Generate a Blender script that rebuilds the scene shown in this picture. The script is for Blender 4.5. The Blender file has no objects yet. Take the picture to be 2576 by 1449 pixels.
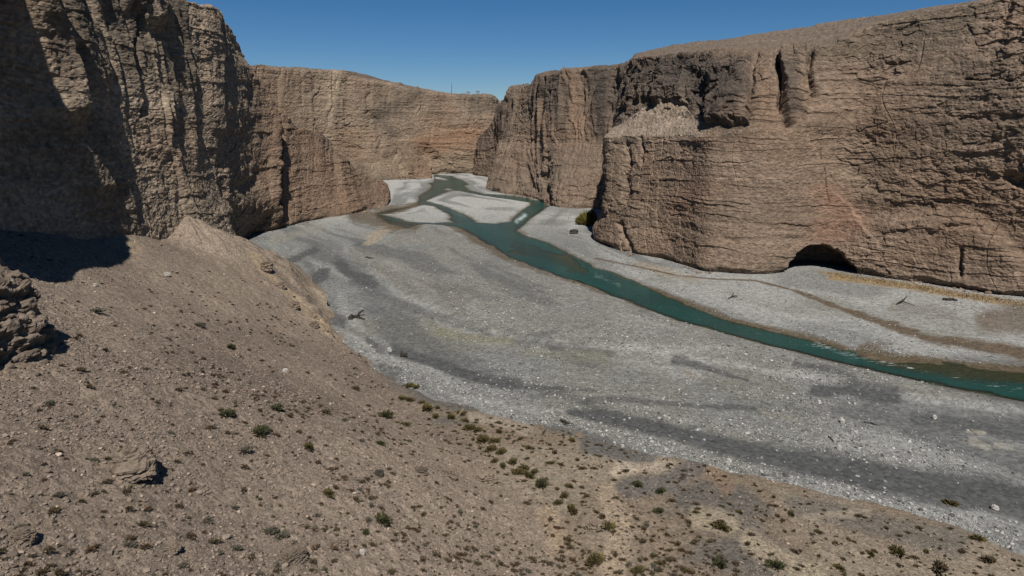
import bpy, math, random
import numpy as np

# ------------------------------------------------------------------ camera model
CAMZ = 30.0
F = 1717.0
PITCH = math.radians(13.5)
CP, SP = math.cos(PITCH), math.sin(PITCH)
CX, CY = 1288.0, 724.5


def ray(px, py):
    u = (px - CX) / F
    v = (CY - py) / F
    return u, CP + v * SP, -SP + v * CP


def gp(px, py, z=0.0):
    x, y, dz = ray(px, py)
    t = (z - CAMZ) / dz
    return np.array([x * t, y * t, z])


def pt(px, py, Y):
    x, y, dz = ray(px, py)
    t = Y / y
    return np.array([x * t, Y, CAMZ + dz * t])


def base_at(px, Y, z=0.0):
    # point at plan depth Y, height z, in the picture column px
    dep = Y * CP + (CAMZ - z) * SP
    return np.array([(px - CX) / F * dep, Y, z])


def proj(P):
    dz = P[..., 2] - CAMZ
    dep = P[..., 1] * CP - dz * SP
    up = P[..., 1] * SP + dz * CP
    dep = np.maximum(dep, 0.5)
    return CX + F * P[..., 0] / dep, CY - F * up / dep


# ------------------------------------------------------------------ noise
_r = np.random.RandomState(7)
PERM = _r.permutation(256).astype(np.int32)
PERM = np.concatenate([PERM, PERM])
VAL = (_r.rand(256).astype(np.float32) * 2 - 1)


def vnoise(x, y, z, seed=0):
    x = np.asarray(x, np.float32) + seed * 17.37
    y = np.asarray(y, np.float32) + seed * 9.13
    z = np.asarray(z, np.float32) + seed * 5.71
    x, y, z = np.broadcast_arrays(x, y, z)
    xf, yf, zf = np.floor(x), np.floor(y), np.floor(z)
    xi, yi, zi = xf.astype(np.int32) & 255, yf.astype(np.int32) & 255, zf.astype(np.int32) & 255
    x, y, z = x - xf, y - yf, z - zf
    u = x * x * x * (x * (x * 6 - 15) + 10)
    v = y * y * y * (y * (y * 6 - 15) + 10)
    w = z * z * z * (z * (z * 6 - 15) + 10)
    zi1 = (zi + 1) & 255
    a = PERM[xi]
    b = PERM[(xi + 1) & 255]
    aa, ab = PERM[a + yi], PERM[a + ((yi + 1) & 255)]
    ba, bb = PERM[b + yi], PERM[b + ((yi + 1) & 255)]

    def zl(c):
        lo = VAL[PERM[c + zi]]
        return lo + w * (VAL[PERM[c + zi1]] - lo)
    laa, lab = zl(aa), zl(ab)
    lba, lbb = zl(ba), zl(bb)
    p = laa + v * (lab - laa)
    q = lba + v * (lbb - lba)
    return p + u * (q - p)


def fbm(x, y, z, octv=4, seed=0, gain=0.5):
    s, a, n = 0.0, 1.0, 0.0
    for i in range(octv):
        s = s + a * vnoise(x, y, z, seed + i * 3)
        n += a
        a *= gain
        x, y, z = x * 2.03, y * 2.03, z * 2.03
    return s / n


def cells(x, y, z, seed=0):
    """random value of the nearest jittered cell and the gap between the two nearest cells"""
    x = np.asarray(x, np.float32); y = np.asarray(y, np.float32); z = np.asarray(z, np.float32)
    xi, yi, zi = np.floor(x).astype(np.int32), np.floor(y).astype(np.int32), np.floor(z).astype(np.int32)
    best = np.full(x.shape, 9.0, np.float32)
    sec = np.full(x.shape, 9.0, np.float32)
    val = np.zeros(x.shape, np.float32)
    for i in (-1, 0, 1):
        for j in (-1, 0, 1):
            for k in (-1, 0, 1):
                a, b, c = xi + i, yi + j, zi + k
                h = PERM[PERM[PERM[(a + seed) & 255] + (b & 255)] + (c & 255)]
                dx = a + 0.5 + 0.45 * VAL[h] - x
                dy = b + 0.5 + 0.45 * VAL[(h + 57) & 255] - y
                dz = c + 0.5 + 0.45 * VAL[(h + 111) & 255] - z
                d = dx * dx + dy * dy + dz * dz
                m = d < best
                sec = np.where(m, best, np.minimum(sec, d))
                best = np.where(m, d, best)
                val = np.where(m, VAL[(h + 171) & 255], val)
    return val, np.sqrt(sec) - np.sqrt(best)


def sstep(a, b, x):
    t = np.clip((x - a) / (b - a), 0, 1)
    return t * t * (3 - 2 * t)


def seg_dist(x, y, pts):
    """distance to a polyline, and how far along it (0..1)"""
    best = np.full(np.shape(x), 1e9)
    along = np.zeros(np.shape(x))
    pts = np.asarray(pts, float)
    n = len(pts) - 1
    for i in range(n):
        ax, ay = pts[i][:2]
        bx, by = pts[i + 1][:2]
        dx, dy = bx - ax, by - ay
        L = dx * dx + dy * dy + 1e-9
        t = np.clip(((x - ax) * dx + (y - ay) * dy) / L, 0, 1)
        d = np.hypot(x - ax - t * dx, y - ay - t * dy)
        m = d < best
        best = np.where(m, d, best)
        along = np.where(m, (i + t) / n, along)
    return best, along


def side_of(x, y, pts):
    """signed distance to a polyline: positive on its left"""
    best = np.full(np.shape(x), 1e9)
    sg = np.ones(np.shape(x))
    pts = np.asarray(pts, float)
    for i in range(len(pts) - 1):
        ax, ay = pts[i][:2]
        bx, by = pts[i + 1][:2]
        dx, dy = bx - ax, by - ay
        L = dx * dx + dy * dy + 1e-9
        t = np.clip(((x - ax) * dx + (y - ay) * dy) / L, 0, 1)
        d = np.hypot(x - ax - t * dx, y - ay - t * dy)
        m = d < best - 1e-6
        best = np.where(m, d, best)
        sg = np.where(m, np.sign(dx * (y - ay) - dy * (x - ax)), sg)
    return best * sg


def inside(x, y, poly):
    c = np.zeros(np.shape(x), bool)
    n = len(poly)
    for i in range(n):
        ax, ay = poly[i][:2]
        bx, by = poly[(i + 1) % n][:2]
        cond = ((ay > y) != (by > y))
        xs = (bx - ax) * (y - ay) / ((by - ay) if by != ay else 1e-9) + ax
        c ^= cond & (x < xs)
    return c


def poly_sd(x, y, poly):
    d, _ = seg_dist(x, y, list(poly) + [poly[0]])
    return np.where(inside(x, y, poly), d, -d)


def stroke(px, py, pts, w0, w1=None):
    d, a = seg_dist(px, py, pts)
    w = w0 if w1 is None else w0 + (w1 - w0) * a
    return np.exp(-(d / w) ** 2)


def gauss1(a, sig, axis):
    if sig <= 0:
        return a
    n = int(sig * 3) + 1
    k = np.exp(-0.5 * (np.arange(-n, n + 1) / sig) ** 2)
    k /= k.sum()
    pad = [(0, 0)] * a.ndim
    pad[axis] = (n, n)
    ap = np.pad(a, pad, mode='reflect', reflect_type='odd')
    out = np.zeros_like(a)
    for i, w in enumerate(k):
        sl = [slice(None)] * a.ndim
        sl[axis] = slice(i, i + a.shape[axis])
        out += w * ap[tuple(sl)]
    return out


# ------------------------------------------------------------------ blender helpers
scene = bpy.context.scene
COL = scene.collection


def tag(o, label=None, cat=None, group=None, kind=None):
    if label: o['label'] = label
    if cat: o['category'] = cat
    if group: o['group'] = group
    if kind: o['kind'] = kind
    return o


def mesh_np(name, V, Fc, mat, col=None, attrs=None, smooth=False, parent=None, link=True):
    """V (n,3), Fc (m,k) faces of equal size k; col (n,3) linear colour; attrs dict of float point attributes"""
    me = bpy.data.meshes.new(name)
    V = np.ascontiguousarray(V, np.float32)
    Fc = np.ascontiguousarray(Fc, np.int32)
    n, (m, k) = len(V), Fc.shape
    me.vertices.add(n)
    me.vertices.foreach_set('co', V.ravel())
    me.loops.add(m * k)
    me.loops.foreach_set('vertex_index', Fc.ravel())
    me.polygons.add(m)
    me.polygons.foreach_set('loop_start', np.arange(0, m * k, k, dtype=np.int32))
    me.polygons.foreach_set('loop_total', np.full(m, k, np.int32))
    me.polygons.foreach_set('use_smooth', np.full(m, smooth, bool))
    if col is not None:
        a = me.attributes.new('Col', 'FLOAT_COLOR', 'POINT')
        c4 = np.ones((n, 4), np.float32)
        c4[:, :3] = col
        a.data.foreach_set('color', c4.ravel())
    for an, av in (attrs or {}).items():
        a = me.attributes.new(an, 'FLOAT', 'POINT')
        a.data.foreach_set('value', np.ascontiguousarray(av, np.float32).ravel())
    me.update(calc_edges=True)
    me.validate()
    o = bpy.data.objects.new(name, me)
    if mat: me.materials.append(mat)
    if parent: o.parent = parent
    if link: COL.objects.link(o)
    return o


def grid_faces(nu, nv, keep=None):
    i = np.arange(nu - 1)[:, None] * nv + np.arange(nv - 1)[None, :]
    f = np.stack([i, i + nv, i + nv + 1, i + 1], -1).reshape(-1, 4)
    if keep is not None:
        k = keep.reshape(-1)
        f = f[k[f].any(1)]
    return f


def compact(V, Fc, *arrs):
    used = np.zeros(len(V), bool)
    used[Fc.ravel()] = True
    idx = np.cumsum(used) - 1
    return (V[used], idx[Fc]) + tuple(a[used] for a in arrs)


# ------------------------------------------------------------------ materials
def nodes(name):
    m = bpy.data.materials.new(name)
    m.use_nodes = True
    nt = m.node_tree
    return m, nt, nt.nodes['Principled BSDF'], nt.links


def earth_mat(name, rough=0.95, strata=0.0, speck=0.25, speck_scale=3.0, fine=0.3, bump=0.5, bump_d=0.12, bscale=1.6, sq=1.0):
    """colour attribute x bedding tint x pebbles, with a fine noise bump"""
    m, nt, bs, L = nodes(name)
    N = nt.nodes.new
    at = N('ShaderNodeAttribute'); at.attribute_name = 'Col'
    tc = N('ShaderNodeTexCoord')
    mp = N('ShaderNodeMapping'); mp.inputs['Scale'].default_value = (1, 1, sq)
    L.new(tc.outputs['Object'], mp.inputs['Vector'])
    # pebbles
    vo = N('ShaderNodeTexVoronoi'); vo.inputs['Scale'].default_value = speck_scale
    L.new(mp.outputs[0], vo.inputs['Vector'])
    sep = N('ShaderNodeSeparateColor'); L.new(vo.outputs['Color'], sep.inputs[0])
    mr = N('ShaderNodeMapRange')
    mr.inputs['To Min'].default_value = 1 - speck; mr.inputs['To Max'].default_value = 1 + speck
    L.new(sep.outputs[0], mr.inputs['Value'])
    # dirt
    no = N('ShaderNodeTexNoise'); no.inputs['Scale'].default_value = bscale; no.inputs['Detail'].default_value = 9
    no.inputs['Roughness'].default_value = 0.68
    L.new(mp.outputs[0], no.inputs['Vector'])
    mr2 = N('ShaderNodeMapRange'); mr2.inputs['From Min'].default_value = 0.3; mr2.inputs['From Max'].default_value = 0.7
    mr2.inputs['To Min'].default_value = 1 - fine; mr2.inputs['To Max'].default_value = 1 + fine
    L.new(no.outputs['Fac'], mr2.inputs['Value'])
    mu = N('ShaderNodeMath'); mu.operation = 'MULTIPLY'
    L.new(mr.outputs[0], mu.inputs[0]); L.new(mr2.outputs[0], mu.inputs[1])
    last = mu.outputs[0]
    if strata:
        m3 = N('ShaderNodeMapping'); m3.inputs['Scale'].default_value = (0.07, 0.07, 1.5)
        L.new(tc.outputs['Object'], m3.inputs['Vector'])
        n3 = N('ShaderNodeTexNoise'); n3.inputs['Scale'].default_value = 1.0; n3.inputs['Detail'].default_value = 6
        n3.inputs['Roughness'].default_value = 0.65
        L.new(m3.outputs[0], n3.inputs['Vector'])
        mr3 = N('ShaderNodeMapRange'); mr3.inputs['From Min'].default_value = 0.3; mr3.inputs['From Max'].default_value = 0.7
        mr3.inputs['To Min'].default_value = 1 - strata; mr3.inputs['To Max'].default_value = 1 + strata
        L.new(n3.outputs['Fac'], mr3.inputs['Value'])
        mu2 = N('ShaderNodeMath'); mu2.operation = 'MULTIPLY'
        L.new(last, mu2.inputs[0]); L.new(mr3.outputs[0], mu2.inputs[1])
        last = mu2.outputs[0]
    vm = N('ShaderNodeVectorMath'); vm.operation = 'SCALE'
    L.new(at.outputs['Color'], vm.inputs[0]); L.new(last, vm.inputs['Scale'])
    L.new(vm.outputs[0], bs.inputs['Base Color'])
    bs.inputs['Roughness'].default_value = rough
    bs.inputs['Specular IOR Level'].default_value = 0.15
    b1 = N('ShaderNodeBump'); b1.inputs['Strength'].default_value = bump; b1.inputs['Distance'].default_value = bump_d
    L.new(no.outputs['Fac'], b1.inputs['Height'])
    b2 = N('ShaderNodeBump'); b2.inputs['Strength'].default_value = bump * 0.7; b2.inputs['Distance'].default_value = 0.25 / speck_scale
    b2.invert = True
    L.new(vo.outputs['Distance'], b2.inputs['Height']); L.new(b1.outputs[0], b2.inputs['Normal'])
    L.new(b2.outputs[0], bs.inputs['Normal'])
    return m


def attr_mat(name, rough=0.9, var=0.0):
    m, nt, bs, L = nodes(name)
    at = nt.nodes.new('ShaderNodeAttribute'); at.attribute_name = 'Col'
    no = nt.nodes.new('ShaderNodeTexNoise'); no.inputs['Scale'].default_value = 6.0; no.inputs['Detail'].default_value = 4
    tc = nt.nodes.new('ShaderNodeTexCoord'); L.new(tc.outputs['Object'], no.inputs['Vector'])
    mr = nt.nodes.new('ShaderNodeMapRange'); mr.inputs['To Min'].default_value = 1 - var; mr.inputs['To Max'].default_value = 1 + var
    L.new(no.outputs['Fac'], mr.inputs['Value'])
    vm = nt.nodes.new('ShaderNodeVectorMath'); vm.operation = 'SCALE'
    L.new(at.outputs['Color'], vm.inputs[0]); L.new(mr.outputs[0], vm.inputs['Scale'])
    L.new(vm.outputs[0], bs.inputs['Base Color'])
    bs.inputs['Roughness'].default_value = rough
    bs.inputs['Specular IOR Level'].default_value = 0.2
    return m


M_ROCK = earth_mat('conglomerate_rock', strata=0.16, speck=0.22, speck_scale=1.7, fine=0.30, bump=0.7, bump_d=0.25, bscale=0.9, sq=1.8)
M_TALUS = earth_mat('stony_scree', speck=0.34, speck_scale=6.5, fine=0.28, bump=1.0, bump_d=0.12, bscale=1.6)
M_BED = earth_mat('river_gravel', speck=0.30, speck_scale=3.2, fine=0.22, bump=0.45, bump_d=0.06, bscale=0.8)
M_STONE = attr_mat('loose_stone', 0.85, 0.25)
M_PLANT = attr_mat('dry_leaves', 0.9, 0.3)
M_WOOD = attr_mat('weathered_wood', 0.9, 0.35)

# ------------------------------------------------------------------ palette (linear)
TAN = np.array([0.136, 0.099, 0.072])
RED = np.array([0.158, 0.105, 0.070])
PALE = np.array([0.291, 0.229, 0.159])
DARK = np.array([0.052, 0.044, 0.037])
GREYB = np.array([0.097, 0.079, 0.057])
TALUS = np.array([0.169, 0.133, 0.101])
SAND = np.array([0.183, 0.141, 0.100])
GRAVEL = np.array([0.140, 0.140, 0.131])
PALEGR = np.array([0.308, 0.304, 0.283])
DSAND = np.array([0.063, 0.064, 0.062])


def mixc(c, target, w):
    w = np.clip(np.asarray(w), 0, 1)[..., None]
    return c * (1 - w) + np.asarray(target) * w


# ------------------------------------------------------------------ cliffs
def cliff(name, cols, seg, nu, feats=(), stains_shade=(), base_col=TAN, rough=1.0, flute=0.8, seed=0, strata=1.0,
          sm=4.0, face_rows=None, extra=None, ledge=False, peb=.14, saw=1.0, top_mix=.85, under=0.0, block=1.0, smv=2.0, top_dark=0.0, leanz=None):
    """cols: (C,R,3) control points of a rock wall, seg: face rows per control interval, nu: columns"""
    cols = np.asarray(cols, float)
    C, R, _ = cols.shape
    mid = cols[:, 1]
    step = np.hypot(*(np.diff(mid[:, :2], axis=0).T))
    dist = np.linalg.norm(mid[:, :2], axis=1)
    dist = np.maximum((dist[1:] + dist[:-1]) / 2, 35)
    cum = np.concatenate([[0], np.cumsum(step / dist + 1e-4)])
    s = np.linspace(0, cum[-1], nu)
    g = np.zeros((nu, R, 3))
    for r in range(R):
        for k in range(3):
            g[:, r, k] = np.interp(s, cum, cols[:, r, k])
    g = gauss1(g, sm, 0)
    rows, wt = [], []
    for r in range(R - 1):
        n = seg[r]
        for i in range(n):
            t = i / n
            rows.append(g[:, r] * (1 - t) + g[:, r + 1] * t)
            wt.append(r + t)
    rows.append(g[:, R - 1]); wt.append(R - 1)
    P = np.stack(rows, 1)                       # nu, nv, 3
    wt = np.array(wt)
    fr = face_rows if face_rows is not None else R - 3   # index of rim row
    nface = sum(seg[:fr])
    Q = P[:, :nface + 6].copy()
    P[:, :nface + 4] = gauss1(Q, smv, 1)[:, :nface + 4]
    nv = P.shape[1]
    du = np.gradient(P, axis=0)
    dv = np.gradient(P, axis=1)
    nrm = np.cross(du, dv)
    nrm /= np.linalg.norm(nrm, axis=-1, keepdims=True) + 1e-9
    nrm = gauss1(gauss1(nrm, 3, 0), 3, 1)
    nrm /= np.linalg.norm(nrm, axis=-1, keepdims=True) + 1e-9
    cam = np.array([0, 0, CAMZ])
    ii = slice(0, nface)
    if np.mean(np.sum(nrm[:, ii] * (cam - P[:, ii]), -1) > 0) < 0.5:
        nrm = -nrm
    face = np.broadcast_to(1 - sstep(fr - 0.02, fr + 0.12, wt)[None, :], P.shape[:2])
    X, Y, Z = P[..., 0], P[..., 1], P[..., 2]
    px, py = proj(P)
    arc = np.concatenate([[0], np.cumsum(np.hypot(*np.diff(P[:, nface // 2, :2], axis=0).T))])[:, None]
    zrel = np.clip((Z - P[:, :1, 2]) / (P[:, nface:nface + 1, 2] - P[:, :1, 2] + 1e-6), 0, 1.2)
    wx = X + 2.0 * vnoise(X * .1, Y * .1, Z * .1, seed + 50)
    wz = Z + 0.8 * vnoise(X * .06, Y * .06, Z * .15, seed + 51) + 0.15 * vnoise(X * .5, Y * .5, Z * .5, seed + 52)
    d = 1.3 * rough * fbm(X * .055, Y * .055, Z * .04, 3, seed)
    # vertical flutes, stronger towards the rim
    fl = np.abs(fbm(arc * .16 + 0.6 * vnoise(X * .2, Y * .2, Z * .12, seed + 4), 0 * arc, Z * .022, 3, seed + 5))
    d = d + flute * (0.35 + 0.65 * sstep(.3, .9, zrel)) * (fl * 3.2 - 0.8)
    # bedding
    pm = sstep(-.25, .35, fbm(X * .08, Y * .08, Z * .12, 2, seed + 9))
    b1 = np.tanh(3.2 * vnoise(X * .045, Y * .045, wz * .55, seed + 10))
    b2 = np.tanh(3.0 * vnoise(X * .1, Y * .1, wz * 1.5, seed + 11))
    b3 = vnoise(X * .22, Y * .22, wz * 3.4, seed + 12)
    d = d + strata * (0.16 * b1 * (.4 + .6 * pm) + 0.08 * b2 * (.25 + .75 * pm) + 0.09 * b3 * (.2 + .8 * pm))
    # hard beds standing proud with a sharp lower lip, broken along the wall
    for fq, am, sd_ in ((.42, .34, 13), (1.15, .20, 15)):
        ph = wz * fq + 1.3 * fbm(X * .035, Y * .035, Z * .03, 2, seed + sd_) + .12 * vnoise(X * .6, Y * .6, Z * .4, seed + sd_ + 40)
        k = np.floor(ph)
        t = ph - k
        hard = sstep(-.1, .7, vnoise(k * 7.31 + X * .02, k * 3.7 + Y * .02, 0 * X, seed + sd_ + 1)) * sstep(-.15, .3, fbm(X * .07, Y * .07, Z * .05 + k * 1.7, 2, seed + sd_ + 2))
        d = d + saw * am * hard * (1 - t) * sstep(0, .06, t)
    # upright joints
    jn = vnoise(arc * .3 + .8 * vnoise(X * .1, Y * .1, Z * .1, seed + 17), 0 * arc, Z * .035, seed + 18)
    d = d - saw * .28 * sstep(.10, .0, np.abs(jn)) * sstep(.05, .4, fbm(X * .05, Y * .05, Z * .06, 2, seed + 19))
    # spalled blocks
    cv, cg = cells(wx * .28, Y * .28, wz * .5, seed)
    bm = sstep(-.1, .4, fbm(X * .07, Y * .07, Z * .09, 2, seed + 20))
    d = d + block * bm * (0.42 * cv - 0.22 * (1 - sstep(0, .12, cg)))
    cv2, cg2 = cells(wx * .75, Y * .75, wz * 1.2, seed + 3)
    d = d + block * (.35 + .65 * bm) * 0.17 * cv2
    d = d + rough * (0.34 * fbm(X * .55, Y * .55, Z * .7, 4, seed + 30, 0.6) + 0.10 * vnoise(X * 3.1, Y * 3.1, Z * 4.2, seed + 31))
    # undercut foot
    if under:
        zb = Z - P[:, seg[0]:seg[0] + 1, 2]
        uc = 1 - sstep(0.2, 1.6, zb + 0.5 * vnoise(arc * .3, 0 * arc, 0 * arc, seed + 40))
        d = d - under * uc * (0.6 + 0.4 * vnoise(arc * .15, 0 * arc, 0 * arc + 3, seed + 41))
    for (pts, w0, w1, depth) in feats:
        jx = 16 * fbm(px * .02, py * .02, 0 * px, 4, seed + 61, .65)
        jy = 12 * fbm(px * .02, py * .02, 0 * px + 9, 4, seed + 62, .65)
        d = d + depth * (.75 + .5 * fbm(px * .03, py * .03, 0 * px, 2, seed + 63)) * stroke(px + jx, py + jy, pts, w0, w1)
    if ledge:
        lw = sstep(2.97, 3.08, wt) * (1 - sstep(3.9, 4.0, wt))
        lw = lw[None, :] * sstep(1810, 1760, px)
        d = d * (1 - .82 * lw) + lw * (.25 * fbm(X * .4, Y * .4, Z * .4, 3, 480) + .12 * vnoise(X * 2.5, Y * 2.5, Z * 2.5, 481))
    if extra is not None:
        d = d + extra(px, py, P, seed)
    V = P + nrm * (d * face)[..., None]
    # plateau roughness
    pl = 1 - face
    V[..., 2] += pl * (0.5 * fbm(X * .12, Y * .12, 0 * X, 3, seed + 70) + 0.34 * fbm(X * .8, Y * .8, 0 * X, 3, seed + 71, .65))
    # colour: the rock itself, bands, dark rims, stained and shade-painted patches
    c = np.broadcast_to(base_col, P.shape).copy()
    tint = fbm(X * .04, Y * .04, Z * .06, 3, seed + 80)
    c = mixc(c, RED, sstep(0.0, .5, tint) * .6)
    c = mixc(c, GREYB, sstep(0.0, .5, -tint) * .6)
    bands = vnoise(X * .02, Y * .02, wz * .33, seed + 82) * .5 + vnoise(X * .03, Y * .03, wz * 1.1, seed + 83) * .5
    c = c * (1 + 0.24 * bands)[..., None]
    c = c * (1 + peb * (vnoise(X * 3.0, Y * 3.0, Z * 3.6, seed + 84) + .6 * vnoise(X * 1.3, Y * 1.3, Z * 2.6, seed + 86)))[..., None]
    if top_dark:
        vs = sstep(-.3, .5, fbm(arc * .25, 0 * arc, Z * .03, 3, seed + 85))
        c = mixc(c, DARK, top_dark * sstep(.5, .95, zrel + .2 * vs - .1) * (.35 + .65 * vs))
    for (pts, w0, w1, colr, st) in stains_shade:
        jx = 14 * fbm(px * .02, py * .02, 0 * px, 2, seed + 91)
        jy = 10 * fbm(px * .02, py * .02, 0 * px + 5, 2, seed + 92)
        c = mixc(c, colr, st * stroke(px + jx, py + jy, pts, w0, w1))
    c = mixc(c, TALUS * .72, sstep(fr + .0, fr + .3, wt)[None, :] * np.ones(P.shape[:2]) * top_mix)
    if extra is not None and hasattr(extra, 'colour'):
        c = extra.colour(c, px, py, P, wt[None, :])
    f = grid_faces(nu, nv)
    # orient faces outwards
    a = V.reshape(-1, 3)[f[::997]]
    n = np.cross(a[:, 1] - a[:, 0], a[:, 3] - a[:, 0])
    if np.mean(np.sum(n * (cam - a[:, 0]), 1) > 0) < 0.5:
        f = f[:, ::-1]
    o = mesh_np(name, V.reshape(-1, 3), f, M_ROCK, c.reshape(-1, 3))
    tag(o, kind='structure')
    return o


def far_rows(rim, sky, back, rise=1.0):
    """plateau rows behind the skyline"""
    d = np.array(back, float)
    a = sky + np.array([d[0], d[1], rise])
    b = sky + np.array([d[0] * 6, d[1] * 6, rise * 1.5])
    return [a, b]


# ---- talus height (needed for wall feet)
TOE = [gp(*p) for p in [(560, 577), (600, 612), (690, 700), (770, 770), (850, 840), (900, 893), (950, 938), (1010, 985), (1100, 1075),
                        (1200, 1150), (1300, 1235), (1370, 1330), (1430, 1449), (1500, 1700)]]
TOE = [np.array([-95., 235., 0])] + TOE + [np.array([14., -20., 0])]
EDGE = [gp(*p) for p in [(560, 575), (600, 606), (690, 692), (760, 758), (850, 838), (945, 925), (1000, 960), (1100, 1003), (1200, 1027),
                         (1320, 1062), (1440, 1086), (1600, 1135), (1800, 1172), (2000, 1222), (2200, 1265), (2400, 1318), (2576, 1395),
                         (2900, 1560)]]
EDGE = [np.array([-95., 237., 0])] + EDGE + [np.array([60., 10., 0])]
SLOPE = 0.58


def talus_z(x, y, detail=True):
    d = -side_of(x, y, TOE)      # the polyline runs from far to near: talus lies on its right
    e = -side_of(x, y, EDGE)
    if detail:
        e = e + 0.9 * fbm(x * .25, y * .25, 0 * x, 3, 200)
        d = d + 1.2 * fbm(x * .12, y * .12, 0 * x, 2, 201)
    zt = np.where(e > 0, 0.55 * (1 - np.exp(-np.maximum(e, 0) / 2.0)) + 0.012 * np.maximum(e, 0), 0.9 * e)
    zt = np.maximum(zt, -1.5)
    dd = np.maximum(d, 0)
    z = zt + SLOPE * (dd - 2.5 * (1 - np.exp(-dd / 2.5)))
    far = sstep(75, 95, y)       # river-cut scarp along the far toe
    z = z + far * 2.2 * sstep(0.3, 2.2, d + 0.8 * (fbm(x * .5, y * .5, 0 * x, 2, 203) if detail else 0)) * sstep(-.2, 1.0, e)
    cone = 16.0 - 0.70 * np.hypot((x + 51.5), (y - 108.0) * .8) + ((1.0 * fbm(x * .25, y * .25, 0 * x, 3, 207) + .5 * np.abs(vnoise(np.arctan2(y - 108, x + 51.5) * 5, 0 * x, 0 * x, 208))) if detail else 0)
    z = np.maximum(z, cone) + .9 * np.exp(-np.abs(z - cone) / 1.2)
    return z, d, e


def tz(x, y):
    return float(talus_z(np.array([float(x)]), np.array([float(y)]), False)[0][0])


def wall_col(bx, by, rx, ry, rz, back=(-30, 0), zb=None, mid=None, rise=1.0):
    zb = tz(bx, by) if zb is None else zb
    b = np.array([bx, by, zb]); r = np.array([rx, ry, rz])
    foot = b + (b - r) * 0.12; foot[2] = zb - 4
    m = b * .5 + r * .5 if mid is None else np.array(mid, float)
    if mid is None:
        m[:2] += (r - b)[:2] * 0.12
    sky = r + np.array([back[0] * .35, back[1] * .35, rise])
    return [foot, b, m, r, sky] + far_rows(r, sky, back, rise)


# left wall, near part
L1 = [
    wall_col(-40, -45, -50, -45, 51), wall_col(-40, 10, -46, 10, 51), wall_col(-37, 36, -42, 38, 50.5, mid=(-39, 37, 33)),
    wall_col(-36, 46, -42, 49, 51, mid=(-37, 47, 31)), wall_col(-37.5, 49, -42.5, 54, 51, mid=(-40.5, 51.5, 34)), wall_col(-40.5, 52, -44, 57.5, 51, mid=(-43, 54, 36)),
    wall_col(-46, 58, -48, 63, 56), wall_col(-49.5, 64, -51.5, 69, 58), wall_col(-50.5, 67, -54, 71.5, 58),
    wall_col(-50.5, 73, -54.5, 74, 50.5),
    wall_col(-50.5, 84, -55.0, 82, 50), wall_col(-51.5, 96, -57, 95, 50), wall_col(-52, 106, -56, 106, 50),
    wall_col(-51.5, 114, -55.5, 113, 50), wall_col(-51.5, 121, -56, 119, 50), wall_col(-52.5, 127.5, -57, 125.5, 50),
    wall_col(-56, 130, -60, 128.5, 49.5), wall_col(-66, 132, -69, 131, 49), wall_col(-82, 133, -84, 132, 49)]


def l1_extra(px, py, P, seed):
    X, Y, Z = P[..., 0], P[..., 1], P[..., 2]
    yy = Y + 1.2 * vnoise(0 * Y, Z * .12, 0 * Y, 401) + .5 * vnoise(0 * Y, Z * .5, 0 * Y, 402)
    # a hanging fin that throws the long shadow band, then saw-toothed ribs under the rim
    ye = np.interp(Z, [18, 24, 31, 37, 48], [88.5, 87, 84.5, 84.5, 81.5]) + .35 * vnoise(0 * Y, Z * .9, 0 * Y, 404)
    d = 2.6 * sstep(ye - 12, ye - .5, Y) * sstep(ye + .5, ye - .1, Y) * (.45 + .55 * sstep(29, 32, Z)) * sstep(19, 23, Z)
    # a broken cornice under the rim
    d = d + 1.5 * sstep(44.5, 47.5, Z + 1.5 * vnoise(Y * .3, 0 * Y, 0 * Y, 406)) * sstep(96, 99, yy) * sstep(127, 124, yy) * (.55 + .7 * vnoise(Y * .22, 0 * Y, 0 * Y, 407))
    for y0, L, amp, zb in [(96.5, 6, .8, 34), (103, 5, 1.0, 29), (108.5, 4.5, 1.1, 25), (113.5, 4.5, 1.2, 31), (118.5, 4, 1.1, 24), (124, 4, 1.3, 28), (93, 5, .7, 18), (111, 3, .8, 12),
                           (121.5, 2, .7, 33), (106, 2, .6, 36), (116, 2, .6, 37)]:
        t = (yy - y0) / L
        d = d + amp * np.clip(1 + t, 0, 1) * sstep(.10, .0, t) * sstep(zb - 2, zb + 5, Z + 2 * vnoise(Y * .4, 0 * Y, 0 * Y, 403))
    # conglomerate: knobbly at half a metre and below
    cv, cg = cells(X * 2.4, Y * 2.4, Z * 2.8, 31)
    d = d + .055 * cv + .06 * fbm(X * 2.2, Y * 2.2, Z * 2.2, 2, 405, .7) - .03
    # foot bulging out of the scree at the far end
    d = d + 1.5 * sstep(100, 124, Y) * sstep(22, 6, Z)
    return d


cliff('canyon_cliff', L1, [6, 210, 230, 8, 6, 4], 1100, seed=1, flute=.75, rough=.5, strata=.35, block=.25, sm=3, under=.0, top_dark=.8,  # dark upper wall: rock varnish plus shade painted into the colour
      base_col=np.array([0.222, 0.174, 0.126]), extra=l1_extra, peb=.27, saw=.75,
      feats=[([(345, 0), (340, 110), (345, 210), (352, 290)], 5, 4, -1.0)])

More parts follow.
